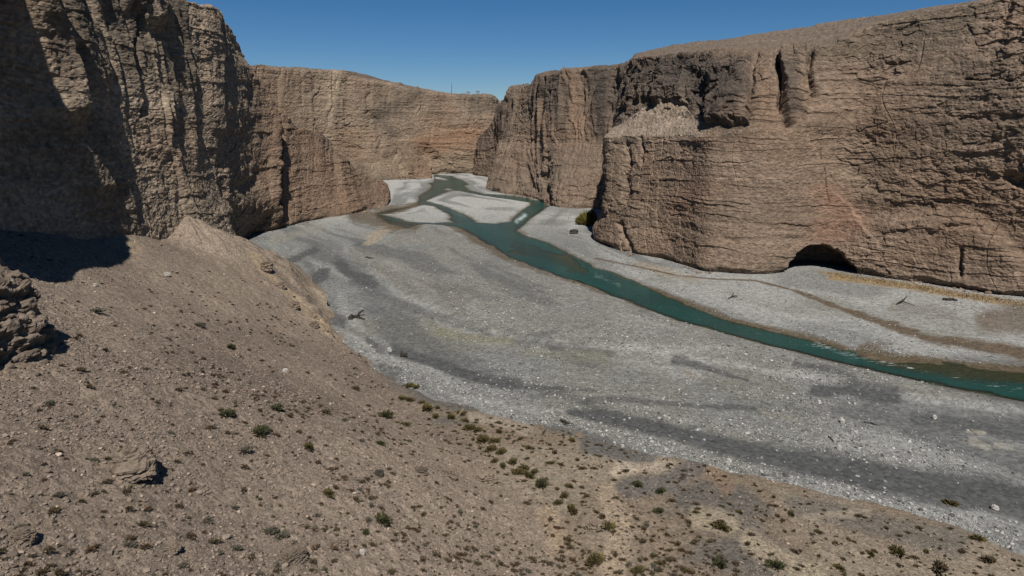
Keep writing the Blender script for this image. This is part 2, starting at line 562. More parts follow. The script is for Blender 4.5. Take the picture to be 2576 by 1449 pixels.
# left wall, far part, ending in the low spur by the river
def spur_col(bp, cp, back, drop):
    b = np.array(bp, float); c = np.array(cp, float)
    foot = b + (b - c) * 0.1; foot[2] = -3
    m = b * .45 + c * .55
    sky = c + np.array([back[0] * .4, back[1] * .4, -drop * .3])
    a = c + np.array([back[0], back[1], -drop])
    e = c + np.array([back[0] * 3, back[1] * 3, -drop * 2.5])
    return [foot, b, m, c, sky, a, e]
L2 = [spur_col((-100, 132, 2), (-104, 132, 53), (-30, 10), -.5),
      spur_col(base_at(430, 140), pt(400, -45, 150), (-30, 10), -.5),
      spur_col(base_at(480, 146), pt(472, -8, 160), (-30, 10), -.5),
      spur_col(base_at(528, 152), pt(522, 14, 168), (-30, 10), -.5),
      spur_col(base_at(575, 162), pt(560, 42, 178), (-30, 10), -.5),
      spur_col(base_at(602, 174), pt(586, 72, 188), (-30, 10), -.5),
      spur_col(gp(622, 598), pt(604, 118, 198), (-30, 10), 0),
      spur_col(gp(650, 587), pt(637, 176, 208), (-30, 10), 3),
      spur_col(gp(685, 579), pt(668, 222, 213), (-25, 15), 8),
      spur_col(gp(705, 575), pt(680, 252, 216), (-20, 15), 9),
      spur_col(gp(740, 567), pt(720, 284, 221), (-18, 15), 9),
      spur_col(gp(775, 559), pt(750, 322, 228), (-18, 15), 9),
      spur_col(gp(815, 550), pt(807, 328, 242), (-15, 15), 10),
      spur_col(gp(850, 545), pt(835, 358, 250), (-15, 15), 9),
      spur_col(gp(880, 540), pt(853, 384, 247), (-14, 14), 9),
      spur_col(gp(908, 535), pt(892, 424, 257), (-13, 13), 8),
      spur_col(gp(945, 525), pt(940, 453, 269), (-10, 12), 6),
      spur_col(gp(982, 518), pt(976, 461, 279), (-8, 10), 5),
      spur_col(base_at(986, 284), pt(981, 470, 284), (-8, 8), 4),
      spur_col(base_at(975, 292), pt(965, 470, 292), (-10, 6), 3),
      spur_col(base_at(900, 310), pt(890, 470, 308), (-12, 5), 3)]
def l2_extra(px, py, P, seed):
    X, Y, Z = P[..., 0], P[..., 1], P[..., 2]
    j = 8 * fbm(py * .02, 0 * py, 0 * py, 3, 420)
    d = 5.0 * sstep(545, 672, px + j) * sstep(700, 684, px + j) * sstep(600, 500, py) * sstep(5, 60, py - np.interp(px, [560, 604, 637, 676, 700], [60, 119, 174, 249, 270]))
    d = d + 1.2 * sstep(500, 545, px + j) * sstep(560, 548, px + j) * sstep(420, 300, py)
    d = d - 4.5 * sstep(682, 690, px + j) * sstep(716, 700, px + j) * sstep(540, 515, py)
    return d + .3 * fbm(X * .35, Y * .35, Z * .35, 3, 421)


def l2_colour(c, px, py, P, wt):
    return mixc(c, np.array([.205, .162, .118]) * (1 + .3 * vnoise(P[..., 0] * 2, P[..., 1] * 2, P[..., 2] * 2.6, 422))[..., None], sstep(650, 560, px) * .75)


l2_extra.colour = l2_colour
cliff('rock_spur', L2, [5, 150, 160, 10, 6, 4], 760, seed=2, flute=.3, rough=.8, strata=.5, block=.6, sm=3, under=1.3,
      base_col=(TAN * .6 + RED * .4) * 1.08, extra=l2_extra,
      feats=[([(676, 262), (690, 330), (694, 420), (688, 510)], 8, 11, -4.0), ([(660, 545), (640, 585)], 12, 14, -1.6),
             ([(640, 430), (600, 470)], 18, 14, -1.0), ([(900, 540), (940, 522), (990, 512)], 6, 12, -1.8)],
      stains_shade=[([(700, 400), (800, 480), (900, 500)], 60, 60, RED, .5)])

# back wall
def back_col(bx, bY, rim, back=(0, 60), rise=1.5, zb=0.0, mid=None):
    b = base_at(bx, bY); r = pt(*rim)
    foot = b + (b - r) * 0.06; foot[2] = -3
    m = b * .5 + r * .5 if mid is None else pt(*mid)
    sky = r + np.array([back[0] * .3, back[1] * .3, rise])
    return [foot, b, m, r, sky] + far_rows(r, sky, back, rise)
M = [back_col(430, 330, (440, 160, 338)), back_col(560, 345, (560, 165, 352)), back_col(640, 355, (632, 166, 362)), back_col(700, 368, (700, 172, 375)),
     back_col(790, 384, (790, 176, 392)), back_col(848, 396, (858, 178, 402)), back_col(880, 400, (875, 192, 406)),
     back_col(930, 402, (905, 200, 409)), back_col(965, 405, (955, 208, 416)), back_col(1000, 413, (1000, 215, 420)),
     back_col(1060, 420, (1060, 227, 428)), back_col(1105, 427, (1105, 236, 434)), back_col(1160, 430, (1170, 240, 438)),
     back_col(1215, 431, (1235, 241, 442)), back_col(1238, 434, (1247, 250, 446)), back_col(1246, 445, (1252, 262, 452)),
     back_col(1246, 480, (1252, 258, 480)), back_col(1300, 488, (1300, 249, 490)), back_col(1420, 488, (1420, 249, 490))]
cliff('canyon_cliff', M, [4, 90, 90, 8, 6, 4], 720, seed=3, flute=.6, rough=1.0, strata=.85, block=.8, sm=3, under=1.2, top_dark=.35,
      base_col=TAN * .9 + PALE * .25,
      feats=[([(1072, 392), (1100, 398)], 26, 9, -4.0), ([(925, 280), (940, 300), (962, 345), (958, 400)], 7, 8, -1.5),
             ([(1205, 245), (1212, 330)], 4, 3, -1.6), ([(1180, 245), (1186, 300)], 4, 3, -1.4), ([(1110, 432), (1220, 432)], 6, 6, -1.5)],
      stains_shade=[([(840, 180), (834, 250), (830, 310)], 15, 11, PALE * .95, .95), ([(826, 310), (830, 390)], 12, 14, PALE * .9, .5),
              ([(1070, 360), (1150, 350), (1190, 340)], 26, 26, np.array([0.200, 0.117, 0.072]), .8), ([(650, 200), (700, 270)], 40, 40, RED, .5),
              ([(960, 300), (985, 340)], 20, 20, DARK, .5)])

# low outcrop in front of the back wall
def low_col(bpx, bY, cp, back):
    b = base_at(bpx, bY); c = pt(*cp)
    foot = b.copy(); foot[2] = -3
    m = b * .4 + c * .6
    sky = c + np.array([back[0] * .4, back[1] * .4, .2])
    return [foot, b, m, c, sky, c + np.array([back[0], back[1], .6]), c + np.array([back[0] * 2, back[1] * 2, 1.5])]
M2 = [low_col(900, 368, (895, 418, 378), (0, 20)), low_col(950, 374, (955, 408, 386), (0, 20)), low_col(975, 378, (968, 382, 388), (0, 18)),
      low_col(1010, 381, (990, 378, 392), (0, 15)), low_col(1040, 384, (1015, 392, 396), (0, 12)), low_col(1065, 387, (1050, 404, 400), (0, 10)),
      low_col(1088, 390, (1085, 420, 400), (-3, 10)), low_col(1094, 397, (1090, 420, 404), (-6, 8)), low_col(1085, 412, (1080, 418, 414), (-8, 6))]
cliff('rock_outcrop', M2, [4, 50, 50, 10, 6, 4], 240, seed=4, top_mix=.3, face_rows=5, flute=.8, rough=2.2, strata=1.5, block=1.8, sm=2, under=1.5,
      feats=[([(1030, 442), (1075, 440)], 22, 7, -1.6), ([(988, 380), (992, 440)], 4, 3, -1.0)],
      stains_shade=[([(1000, 400), (1010, 420), (1020, 440)], 12, 9, PALE, .5), ([(975, 420), (940, 425)], 20, 20, PALE * .9, .5)])

# right wall, far part
def right_col(bp, rim, back=(25, 25), rise=1.5, mid=None):
    b = np.array(bp, float); r = pt(*rim)
    foot = b + (b - r) * 0.06; foot[2] = -3
    m = b * .55 + r * .45 if mid is None else pt(*mid)
    if mid is None: m[:2] += (r - b)[:2] * .2
    sky = r + np.array([back[0] * .3, back[1] * .3, rise])
    return [foot, b, m, r, sky] + far_rows(r, sky, back, rise)
R2 = [right_col(base_at(1262, 448), (1262, 252, 452)), right_col(base_at(1215, 428), (1220, 345, 436)),
      right_col(base_at(1188, 422), (1192, 398, 426), rise=3), right_col(base_at(1196, 415), (1206, 352, 421), rise=3),
      right_col(base_at(1222, 408), (1218, 325, 414), rise=3), right_col(base_at(1245, 396), (1250, 278, 404)),
      right_col(base_at(1238, 368), (1266, 248, 384)), right_col(gp(1221, 470), (1276, 228, 364)), right_col(gp(1228, 478), (1290, 220, 352)),
      right_col(gp(1262, 486), (1305, 214, 345)), right_col(gp(1330, 496), (1350, 192, 325)), right_col(gp(1372, 510), (1368, 185, 306)),
      right_col(gp(1388, 518), (1400, 178, 296)), right_col(gp(1400, 522), (1432, 173, 290)), right_col(gp(1450, 526), (1500, 165, 280)),
      right_col(gp(1492, 524), (1552, 160, 270)), right_col(base_at(1520, 246), (1572, 158, 262)), right_col(base_at(1580, 238), (1600, 150, 252)),
      right_col(base_at(1680, 230), (1690, 140, 240))]
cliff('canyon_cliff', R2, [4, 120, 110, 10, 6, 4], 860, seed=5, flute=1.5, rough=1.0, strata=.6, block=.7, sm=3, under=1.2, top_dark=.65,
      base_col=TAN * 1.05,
      feats=[([(1365, 400), (1372, 450), (1385, 505)], 8, 10, -2.2), ([(1320, 420), (1345, 480)], 9, 8, -1.6), ([(1290, 400), (1300, 470)], 8, 8, -.9),
             ([(1462, 190), (1468, 300), (1470, 360)], 7, 6, -1.4), ([(1430, 180), (1440, 330)], 8, 6, .9), ([(1545, 170), (1545, 300)], 14, 16, -2.5)],
      stains_shade=[([(1435, 185), (1440, 260), (1450, 350)], 14, 16, RED, .7), ([(1520, 190), (1515, 330)], 34, 26, DARK, .85),
              ([(1390, 200), (1400, 300)], 26, 14, DARK, .6), ([(1265, 270), (1268, 340)], 14, 12, DARK, .8), ([(1430, 400), (1460, 490)], 30, 30, TAN * 1.15, .6)])  # dark strip on the far-left flank is shade painted into the rock

# right wall, near part, with the scree ledge
def ledge_col(b, sh, lb, rim, sky, back=(30, 30)):
    b = np.array(b, float); s = pt(*sh); l = pt(*lb); r = pt(*rim); k = pt(*sky)
    foot = b + (b - s) * 0.05; foot[2] = -3
    m = b * .5 + s * .5
    m[:2] += (b - s)[:2] * .06
    return [foot, b, m, s, l, r, k] + far_rows(r, k, back, 1.0)
R1 = [ledge_col(base_at(1640, 236), (1640, 345, 240), (1640, 300, 242), (1640, 160, 244), (1640, 150, 255)),
      ledge_col(base_at(1560, 226), (1568, 345, 230), (1572, 300, 232), (1588, 165, 234), (1588, 156, 246)),
      ledge_col(base_at(1508, 203), (1522, 350, 203), (1538, 322, 210), (1584, 162, 220), (1584, 153, 232)),
      ledge_col(gp(1487, 600), (1516, 347, 191), (1545, 320, 199), (1590, 150, 208), (1598, 137, 222)),
      ledge_col(gp(1508, 614), (1530, 346, 184), (1562, 312, 194), (1598, 147, 202), (1610, 132, 220)),
      ledge_col(gp(1540, 627), (1560, 345, 180), (1595, 292, 188), (1615, 143, 196), (1628, 127, 216)),
      ledge_col(gp(1600, 641), (1625, 343, 171), (1650, 252, 180), (1662, 140, 189), (1668, 119, 215)),
      ledge_col(gp(1680, 657), (1700, 343, 162), (1718, 256, 172), (1732, 138, 180), (1738, 110, 212)),
      ledge_col(gp(1730, 672), (1750, 344, 154), (1750, 300, 161), (1768, 135, 174), (1774, 105, 208)),
      ledge_col(gp(1770, 685), (1785, 345, 148), (1790, 318, 151), (1802, 130, 170), (1812, 99, 205)),
      ledge_col(gp(1860, 692), (1870, 330, 144.5), (1875, 240, 149), (1900, 132, 160), (1912, 83, 200)),
      ledge_col(gp(1930, 693), (1940, 330, 141), (1945, 240, 146), (1960, 133, 154), (1982, 72, 195)),
      ledge_col(gp(1985, 688), (2000, 330, 142), (2005, 230, 146), (2032, 130, 151), (2062, 59, 190)),
      ledge_col(gp(2060, 677), (2070, 330, 143), (2075, 230, 146), (2105, 104, 150), (2132, 49, 185)),
      ledge_col(gp(2130, 683), (2140, 330, 144), (2148, 230, 147), (2200, 60, 151), (2222, 38, 175)),
      ledge_col(gp(2300, 706), (2306, 330, 135.5), (2312, 200, 138), (2332, 29, 143), (2342, 18, 160)),
      ledge_col(gp(2440, 727), (2445, 330, 128.5), (2450, 180, 131), (2482, 6, 136), (2492, -2, 150)),
      ledge_col(gp(2576, 746), (2580, 330, 121.5), (2585, 150, 125), (2600, -25, 130), (2612, -35, 150)),
      ledge_col(gp(2800, 790), (2806, 330, 109), (2812, 150, 112), (2822, -60, 118), (2832, -70, 140)),
      ledge_col(gp(3300, 850), (3310, 330, 93), (3318, 100, 94), (3330, -150, 98), (3340, -160, 130))]


def r1_extra(px, py, P, seed):
    d = 0.0
    # cave at the foot
    jx = 10 * fbm(px * .03, py * .03, 0 * px, 2, 301)
    jx = jx + 8 * fbm(px * .08, py * .08, 0 * px, 2, 309)
    pj = px + jx * .8
    xl = 2010 - .47 * (py - 612) + 4
    xr = 2110 + .75 * (py - 612)
    t = np.where(pj < 2058, (2058 - pj) / np.maximum(2058 - xl, 5), (pj - 2058) / np.maximum(xr - 2058, 5))
    e = np.abs(t) ** 2.6 + (np.maximum(664 + jx * .4 - py, 0) / 50) ** 2.4
    d = d - 9.0 * (1 - sstep(np.where(pj < 2058, .7, .25), 1.08, e)) * (py < 720)
    # blocky overhang beside the scree
    k = 22 * fbm(px * .03, py * .03, 0 * px, 4, 302, .6)
    d = d + 1.9 * sstep(1.1, .85, (np.maximum(np.abs(px + k - 1832) / 52, np.abs(py + k * .8 - 235) / 78)) ** 2)
    d = d + 1.5 * sstep(1.1, .8, (np.maximum(np.abs(px + k - 1690) / 40, np.abs(py + k * .6 - 215) / 46)) ** 2)
    d = d + 1.8 * sstep(1.1, .85, (np.maximum(np.abs(px + k * .5 - 1998) / 32, np.abs(py + k - 220) / 92)) ** 2) * sstep(310, 200, py)
    rr = sstep(2060, 2160, px)
    X, Y, Z = P[..., 0], P[..., 1], P[..., 2]
    cv, cg = cells(X * .45, Y * .45, Z * .8, 33)
    d = d + rr * sstep(-.25, .3, fbm(X * .09, Y * .09, Z * .12, 2, 304)) * (.24 * cv + .24 * fbm(X * .5, Y * .5, Z * 1.1, 4, 303, .6))
    up = sstep(330, 250, py) * sstep(1900, 1840, px)
    cv3, cg3 = cells(X * .33, Y * .33, Z * .42, 35)
    d = d + up * (.6 * np.tanh(2.5 * vnoise(X * .25, Y * .25, Z * .35, 306)) + .6 * fbm(X * .8, Y * .8, Z * .6, 4, 307, .6) + .45 * cv3)
    d = d - 1.0 * sstep(1.1, .3, ((px - 1765) / 34) ** 2 + ((py - 215) / 40) ** 2)
    # broken slab edge on the right
    lim = np.interp(py, [300, 420, 480, 520, 560, 640], [2000, 2078, 2095, 2130, 2160, 2230])
    d = d - 0.9 * sstep(0, 14, px + jx - lim) * sstep(300, 360, py) * sstep(640, 560, py) * sstep(0, 420, 2560 - px)
    # low bulge with a rounded back
    bul = ((px - 2330) / 260) ** 2 + ((py - 690) / 165) ** 2
    d = d + 1.7 * sstep(1.12, .6, bul + .12 * fbm(px * .015, py * .015, 0 * px, 2, 305))
    return d


def r1_colour(c, px, py, P, wt):
    X, Y, Z = P[..., 0], P[..., 1], P[..., 2]
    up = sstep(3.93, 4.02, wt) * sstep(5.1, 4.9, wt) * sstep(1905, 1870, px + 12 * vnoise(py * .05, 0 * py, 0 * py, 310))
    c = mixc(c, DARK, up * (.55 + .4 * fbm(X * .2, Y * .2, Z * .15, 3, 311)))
    lw = sstep(2.98, 3.06, wt) * sstep(4.0, 3.93, wt) * sstep(1800, 1750, px)
    sc = TALUS * 1.22 * (1 + .2 * fbm(X * .3, Y * .3, Z * .3, 3, 312))[..., None]
    c = c * (1 - lw[..., None]) + sc * lw[..., None]
    return mixc(c, PALE * .75, lw * stroke(px, py, [(1600, 318), (1660, 285), (1725, 262)], 14, 14) * .4)


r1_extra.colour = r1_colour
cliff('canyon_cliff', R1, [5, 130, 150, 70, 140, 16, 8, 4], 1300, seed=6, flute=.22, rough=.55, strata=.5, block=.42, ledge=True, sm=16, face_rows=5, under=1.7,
      base_col=TAN * 1.18, extra=r1_extra,
      feats=[([(1958, 140), (1962, 200), (1968, 260), (1985, 310)], 8, 8, -3.0), ([(2042, 130), (2030, 190), (2045, 230)], 7, 12, -2.4),
             ([(1583, 365), (1574, 430), (1575, 500)], 6, 10, -1.5), ([(1612, 350), (1617, 410)], 4, 4, -.9), ([(1905, 140), (1890, 230), (1880, 300)], 7, 9, -1.0),
             ([(1560, 560), (1580, 620)], 6, 8, -1.4), ([(2428, 630), (2422, 660), (2425, 690)], 4, 7, -1.2), ([(2540, 450), (2576, 460)], 16, 16, -1.8),
             ([(2350, 590), (2400, 570), (2470, 575)], 7, 5, -.7), ([(1500, 400), (1500, 540)], 14, 14, -3.0), ([(2230, 162), (2290, 156)], 4, 3, -.8),
             ([(2430, 202), (2500, 198), (2550, 207)], 3, 3, -.8)],
      stains_shade=[([(1700, 160), (1760, 200), (1840, 250)], 60, 60, DARK, .8), ([(1600, 200), (1640, 210)], 34, 30, DARK, .7),
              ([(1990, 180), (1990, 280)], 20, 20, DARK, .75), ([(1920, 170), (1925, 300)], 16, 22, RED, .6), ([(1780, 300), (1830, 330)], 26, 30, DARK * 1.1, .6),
              ([(2080, 580), (2140, 560), (2090, 500)], 40, 50, np.array([0.185, 0.110, 0.075]), .8), ([(1760, 480), (1720, 520)], 40, 40, np.array([0.165, 0.105, 0.072]), .7),
              ([(2170, 470), (2110, 430)], 10, 8, PALE, .5), ([(2200, 300), (2300, 450)], 120, 120, RED, .45),
              ([(1560, 320), (1650, 290), (1730, 320)], 34, 30, TALUS * 1.15, .9), ([(1655, 300), (1720, 262), (1740, 280)], 16, 14, PALE * .85, .8)])

# knob of rock at the left edge
def knob(name, centre, rad, nu, nv, seed, power=2.6, amp=1.0, colr=TAN, mat=None, fq=1.0):
    u = np.linspace(0, 2 * np.pi, nu)[:, None]
    v = np.linspace(0.001, np.pi - .001, nv)[None, :]
    def sp(a):
        return np.sign(a) * np.abs(a) ** (2 / power)
    P = np.stack([rad[0] * sp(np.cos(u)) * sp(np.sin(v)), rad[1] * sp(np.sin(u)) * sp(np.sin(v)), rad[2] * sp(np.cos(v)) * np.ones_like(u)], -1)
    nr = P / np.array(rad) ** 2
    nr /= np.linalg.norm(nr, axis=-1, keepdims=True) + 1e-9
    s = min(rad)
    q = P / s * 4 + np.array(centre)
    X, Y, Z = q[..., 0] * fq, q[..., 1] * fq, q[..., 2] * fq
    d = .30 * fbm(X * .3, Y * .3, Z * .3, 3, seed) + .12 * np.tanh(3 * vnoise(X * .3, Y * .3, Z * 2.2, seed + 3))
    cv, cg = cells(X * .8, Y * .8, Z * 1.1, seed)
    d = d + .14 * cv - .06 * (1 - sstep(0, .12, cg)) + .10 * fbm(X * 1.8, Y * 1.8, Z * 2.2, 4, seed + 7, .62)
    V = P + nr * (d * s * amp)[..., None]
    V[-1] = V[0]
    c = np.broadcast_to(colr, P.shape) * (1 + .25 * fbm(X * .6, Y * .6, Z * 2, 2, seed + 9))[..., None]
    o = mesh_np(name, V.reshape(-1, 3), grid_faces(nu, nv)[:, ::-1], mat or M_ROCK, c.reshape(-1, 3))
    o.location = centre
    return o


# ------------------------------------------------------------------ river bed
def Z8(pts):   # picture points read off an enlargement
    return [gp(939.2 + a * .2547, 368.95 + b * .2547) for a, b in pts]
def G(pts):
    return [gp(a, b) for a, b in pts]
WATER = [
    Z8([(600, 268), (770, 285), (880, 330), (945, 368), (895, 382), (950, 425), (1100, 460), (1300, 470), (1450, 490), (1700, 540), (1740, 578),
        (1700, 600), (1620, 660), (1540, 710), (1515, 745), (1480, 770), (1415, 820), (1480, 860), (1600, 900), (1700, 930), (1870, 1010), (2000, 1080),
        (2130, 1140), (2200, 1190), (2371, 1225)]) +
    G([(1640, 722), (1730, 757), (1800, 790), (1900, 815), (2000, 838), (2100, 862), (2180, 888), (2250, 898), (2330, 895), (2450, 912), (2576, 922), (3000, 990),
       (3000, 1075), (2576, 1005), (2400, 975), (2250, 940), (2100, 905), (1900, 855), (1700, 800), (1500, 725), (1440, 705), (1350, 672), (1270, 642),
       (1190, 596), (1145, 570), (1100, 563)]) +
    Z8([(520, 755), (400, 790), (330, 812), (250, 795), (100, 750), (20, 690), (0, 650), (180, 605), (300, 592), (390, 575), (440, 530), (450, 480),
        (560, 415), (578, 385), (545, 355), (600, 345)])]
BARS = [
    Z8([(520, 530), (600, 490), (700, 450), (780, 428), (850, 430), (1100, 480), (1350, 515), (1540, 545), (1552, 570), (1480, 610), (1400, 680), (1350, 735),
        (1200, 752), (1020, 742), (980, 700), (850, 640), (700, 580), (600, 552)]),
    Z8([(85, 662), (250, 640), (350, 608), (450, 582), (500, 570), (600, 582), (680, 630), (750, 660), (765, 690), (740, 715), (790, 738), (600, 745), (350, 735),
        (250, 700)]),
    Z8([(610, 290), (740, 318), (720, 332), (610, 312)]), Z8([(690, 415), (740, 405), (800, 420), (740, 432)]),
    Z8([(930, 405), (1100, 425), (1270, 462), (1150, 462), (960, 424)])]
RILL = G([(1500, 648), (1600, 668), (1700, 690), (1800, 700), (1900, 704), (2000, 730), (2100, 770), (2200, 803), (2300, 838), (2420, 862), (2576, 888), (2800, 925)])


def water_sd(x, y):
    s = poly_sd(x, y, WATER[0])
    for b in BARS:
        s = np.minimum(s, -poly_sd(x, y, b))
    return s


def polar(r0, r1, nr, a0, a1, na):
    r = np.exp(np.linspace(math.log(r0), math.log(r1), nr))[:, None]
    a = np.radians(np.linspace(a0, a1, na))[None, :]
    return r * np.sin(a), r * np.cos(a)


X, Y = polar(24, 720, 1000, -62, 62, 900)
sd = water_sd(X, Y)
near = np.clip(60 / np.hypot(X, Y), .2, 1)
sdn = sd + (.35 + .9 * np.clip(np.abs(sd), 0, 1.2)) * fbm(X * .28, Y * .28, 0 * X, 4, 210, .6)
wl = -0.25
Zb = np.where(sdn > 0, wl - 0.10 * np.minimum(sdn, 1) - 0.45 * (1 - np.exp(-np.maximum(sdn, 0) / 2.5)), wl + 0.25 * (1 - np.exp(np.minimum(sdn, 0) / 1.6)))
dry = sstep(0, 3, -sd)
Zb = Zb + dry * (0.16 * fbm(X * .05, Y * .05, 0 * X, 3, 211) + 0.05 * fbm(X * .7, Y * .7, 0 * X, 3, 212))
PXg, PYg = proj(np.stack([X, Y, 0 * X], -1))
rd, ra = seg_dist(X, Y, RILL)
Zb = Zb - 0.16 * np.exp(-(rd / 1.6) ** 2)
MOUND = G([(1050, 562), (1150, 571), (1250, 640), (1440, 708), (1700, 803), (2100, 908), (2576, 1010), (2576, 1045), (2200, 990), (1900, 930), (1600, 885), (1300, 852), (1120, 800), (1010, 740),
           (925, 680), (935, 630), (1000, 585)])
md = poly_sd(X, Y, MOUND) + 2.2 * fbm(X * .12, Y * .12, 0 * X, 3, 216)
mound = sstep(-.6, 1.6, md) * sstep(.5, -2, sd)
Zb = Zb + .5 * mound * np.clip(-sd / 3, 0, 1)
# colours
jx = 18 * fbm(X * .12, Y * .12, 0 * X, 3, 220); jy = 7 * fbm(X * .12, Y * .12, 0 * X + 9, 3, 221)
jx = jx + 6 * fbm(X * .6, Y * .6, 0 * X, 2, 222); jy = jy + 3 * fbm(X * .6, Y * .6, 0 * X + 4, 2, 223)
QX, QY = PXg + jx, PYg + jy


WN = 1 + .55 * fbm(X * .3, Y * .3, 0 * X, 3, 226)


def band(pts, w0, w1=None, soft=.5, sx=1.0):
    """a band with a fairly crisp edge, along picture-measured points"""
    d, a = seg_dist(QX * sx, QY, [(p[0] * sx, p[1]) for p in pts])
    w = w0 if w1 is None else w0 + (w1 - w0) * a
    return sstep(1 + soft, 1 - soft, d / (w * WN))


c = np.broadcast_to(GRAVEL, X.shape + (3,)).copy()
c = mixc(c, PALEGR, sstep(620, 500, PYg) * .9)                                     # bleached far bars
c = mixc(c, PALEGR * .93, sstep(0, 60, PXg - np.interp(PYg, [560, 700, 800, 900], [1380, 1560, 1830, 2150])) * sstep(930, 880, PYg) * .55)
tint = fbm(X * .06, Y * .06, 0 * X, 3, 225)
c = mixc(c, np.array([0.129, 0.126, 0.099]), sstep(0, .5, tint) * .6 * sstep(600, 720, PYg))
c = mixc(c, DSAND * 1.5, sstep(.1, .5, -tint) * .5)
c = mixc(c, np.array([.160, .154, .136]), mound * (.45 + .5 * sstep(-.1, .4, fbm(X * .09, Y * .09, 0 * X, 3, 217))))
c = mixc(c, PALEGR * .75, np.exp(-(md / .9) ** 2) * .45 * sstep(.5, -2, sd))
stones = np.ones_like(X)
ed, ea = seg_dist(X, Y, EDGE)
flow = fbm(ed * .16 + .5 * vnoise(X * .06, Y * .06, 0 * X, 227), ea * 9, 0 * X, 4, 228) * sstep(60, 20, ed) + fbm(np.abs(sd) * .16, (X - Y) * .012, 0 * X, 4, 229) * sstep(10, 45, ed) * sstep(45, 8, np.abs(sd))
c = mixc(c, DSAND * 1.25, sstep(.12, .45, flow) * .65)
c = mixc(c, PALEGR * .8, sstep(.10, .45, -flow) * .45)
stones = stones * (1 - .75 * sstep(.12, .4, flow))
for pts, w0, w1, st in [
        ([(985, 882), (1040, 897), (1100, 915), (1200, 948), (1290, 968)], 12, 15, .95), ([(1290, 968), (1400, 975), (1500, 985)], 6, 3, .6),
        ([(1440, 1040), (1560, 1060), (1700, 1090), (1900, 1140), (2100, 1180), (2300, 1215), (2600, 1262)], 10, 46, .95),
        ([(1470, 1012), (1600, 1008), (1750, 1020), (1900, 1035)], 8, 6, .6),
        ([(722, 668), (760, 645), (790, 628)], 12, 7, .8), ([(775, 740), (800, 700), (812, 690)], 18, 16, .95), ([(812, 765), (810, 775)], 10, 10, .6),
        ([(850, 665), (880, 690), (940, 715)], 13, 9, .9), ([(845, 805), (860, 808)], 16, 16, .7), ([(900, 615), (960, 590), (985, 575)], 6, 5, .6), ([(850, 655), (885, 700), (960, 745), (1080, 790), (1240, 835)], 12, 9, .45),
        ([(770, 650), (795, 700), (815, 760), (850, 806), (950, 878)], 9, 10, .4), ([(1290, 962), (1400, 985), (1480, 1020), (1560, 1055)], 9, 12, .5),
        ([(1690, 905), (1790, 925), (1880, 955)], 9, 4, .7), ([(2050, 985), (2150, 985), (2250, 1005)], 16, 18, .9), ([(2150, 960), (2080, 935), (2000, 925)], 10, 6, .6),
        ([(2300, 1055), (2420, 1070), (2576, 1080)], 12, 24, .6), ([(2480, 1000), (2576, 1015)], 10, 12, .5), ([(920, 860), (960, 880)], 8, 8, .5),
        ([(950, 920), (1010, 930)], 7, 5, .5), ([(1380, 870), (1450, 885)], 5, 4, .4), ([(1100, 720), (1250, 760)], 14, 8, .3), ([(700, 705), (705, 720)], 8, 6, .4)]:
    b = band(pts, w0, w1)
    c = mixc(c, DSAND, min(1, st * 1.15) * b)
    stones = stones * (1 - min(1, st * 1.1) * b)
for pts, w0, w1, colr, st in [
        ([(930, 605), (965, 585), (1005, 575)], 13, 7, np.array([0.240, 0.201, 0.150]), .85), ([(1725, 935), (1755, 948)], 6, 6, np.array([0.204, 0.174, 0.132]), .8),
        ([(2430, 1085), (2470, 1090)], 5, 5, np.array([0.216, 0.198, 0.162]), .8), ([(2440, 1112), (2480, 1128)], 8, 8, np.array([0.216, 0.204, 0.174]), .85),
        ([(2500, 1120), (2540, 1128)], 6, 6, np.array([0.216, 0.204, 0.174]), .85), ([(1100, 833), (1200, 850), (1290, 862)], 12, 8, np.array([0.150, 0.141, 0.099]), .8),
        ([(1900, 1035), (2000, 1060)], 6, 6, np.array([0.180, 0.162, 0.126]), .6), ([(1330, 890), (1520, 900)], 10, 16, np.array([0.144, 0.135, 0.099]), .5),
        ([(900, 640), (1000, 700), (1150, 760)], 18, 26, np.array([0.114, 0.105, 0.087]), .5), ([(2085, 692), (2160, 704), (2300, 724), (2420, 744), (2576, 770)], 9, 6, np.array([0.204, 0.143, 0.077]), .9),
        ([(2060, 682), (2120, 693)], 4, 7, np.array([0.216, 0.156, 0.072]), .8), ([(2480, 810), (2576, 800)], 24, 40, np.array([0.102, 0.081, 0.060]), .85),
        ([(2250, 770), (2400, 790)], 14, 14, np.array([0.144, 0.132, 0.114]), .7), ([(1600, 668), (1700, 690), (1760, 698)], 9, 8, np.array([0.198, 0.168, 0.126]), .7),
        ([(690, 600), (740, 590), (800, 570)], 10, 8, np.array([0.186, 0.174, 0.144]), .6), ([(745, 735), (790, 760)], 10, 14, np.array([0.180, 0.168, 0.132]), .5)]:
    c = mixc(c, colr, st * band(pts, w0, w1, .5))
br = sstep(1.0, .3, rd / (0.9 + 4.0 * sstep(.35, 1, ra)) + .5 * fbm(X * .5, Y * .5, 0 * X, 3, 230))
c = mixc(c, np.array([0.081, 0.060, 0.039]), br * .95)
stones = stones * (1 - .5 * br)
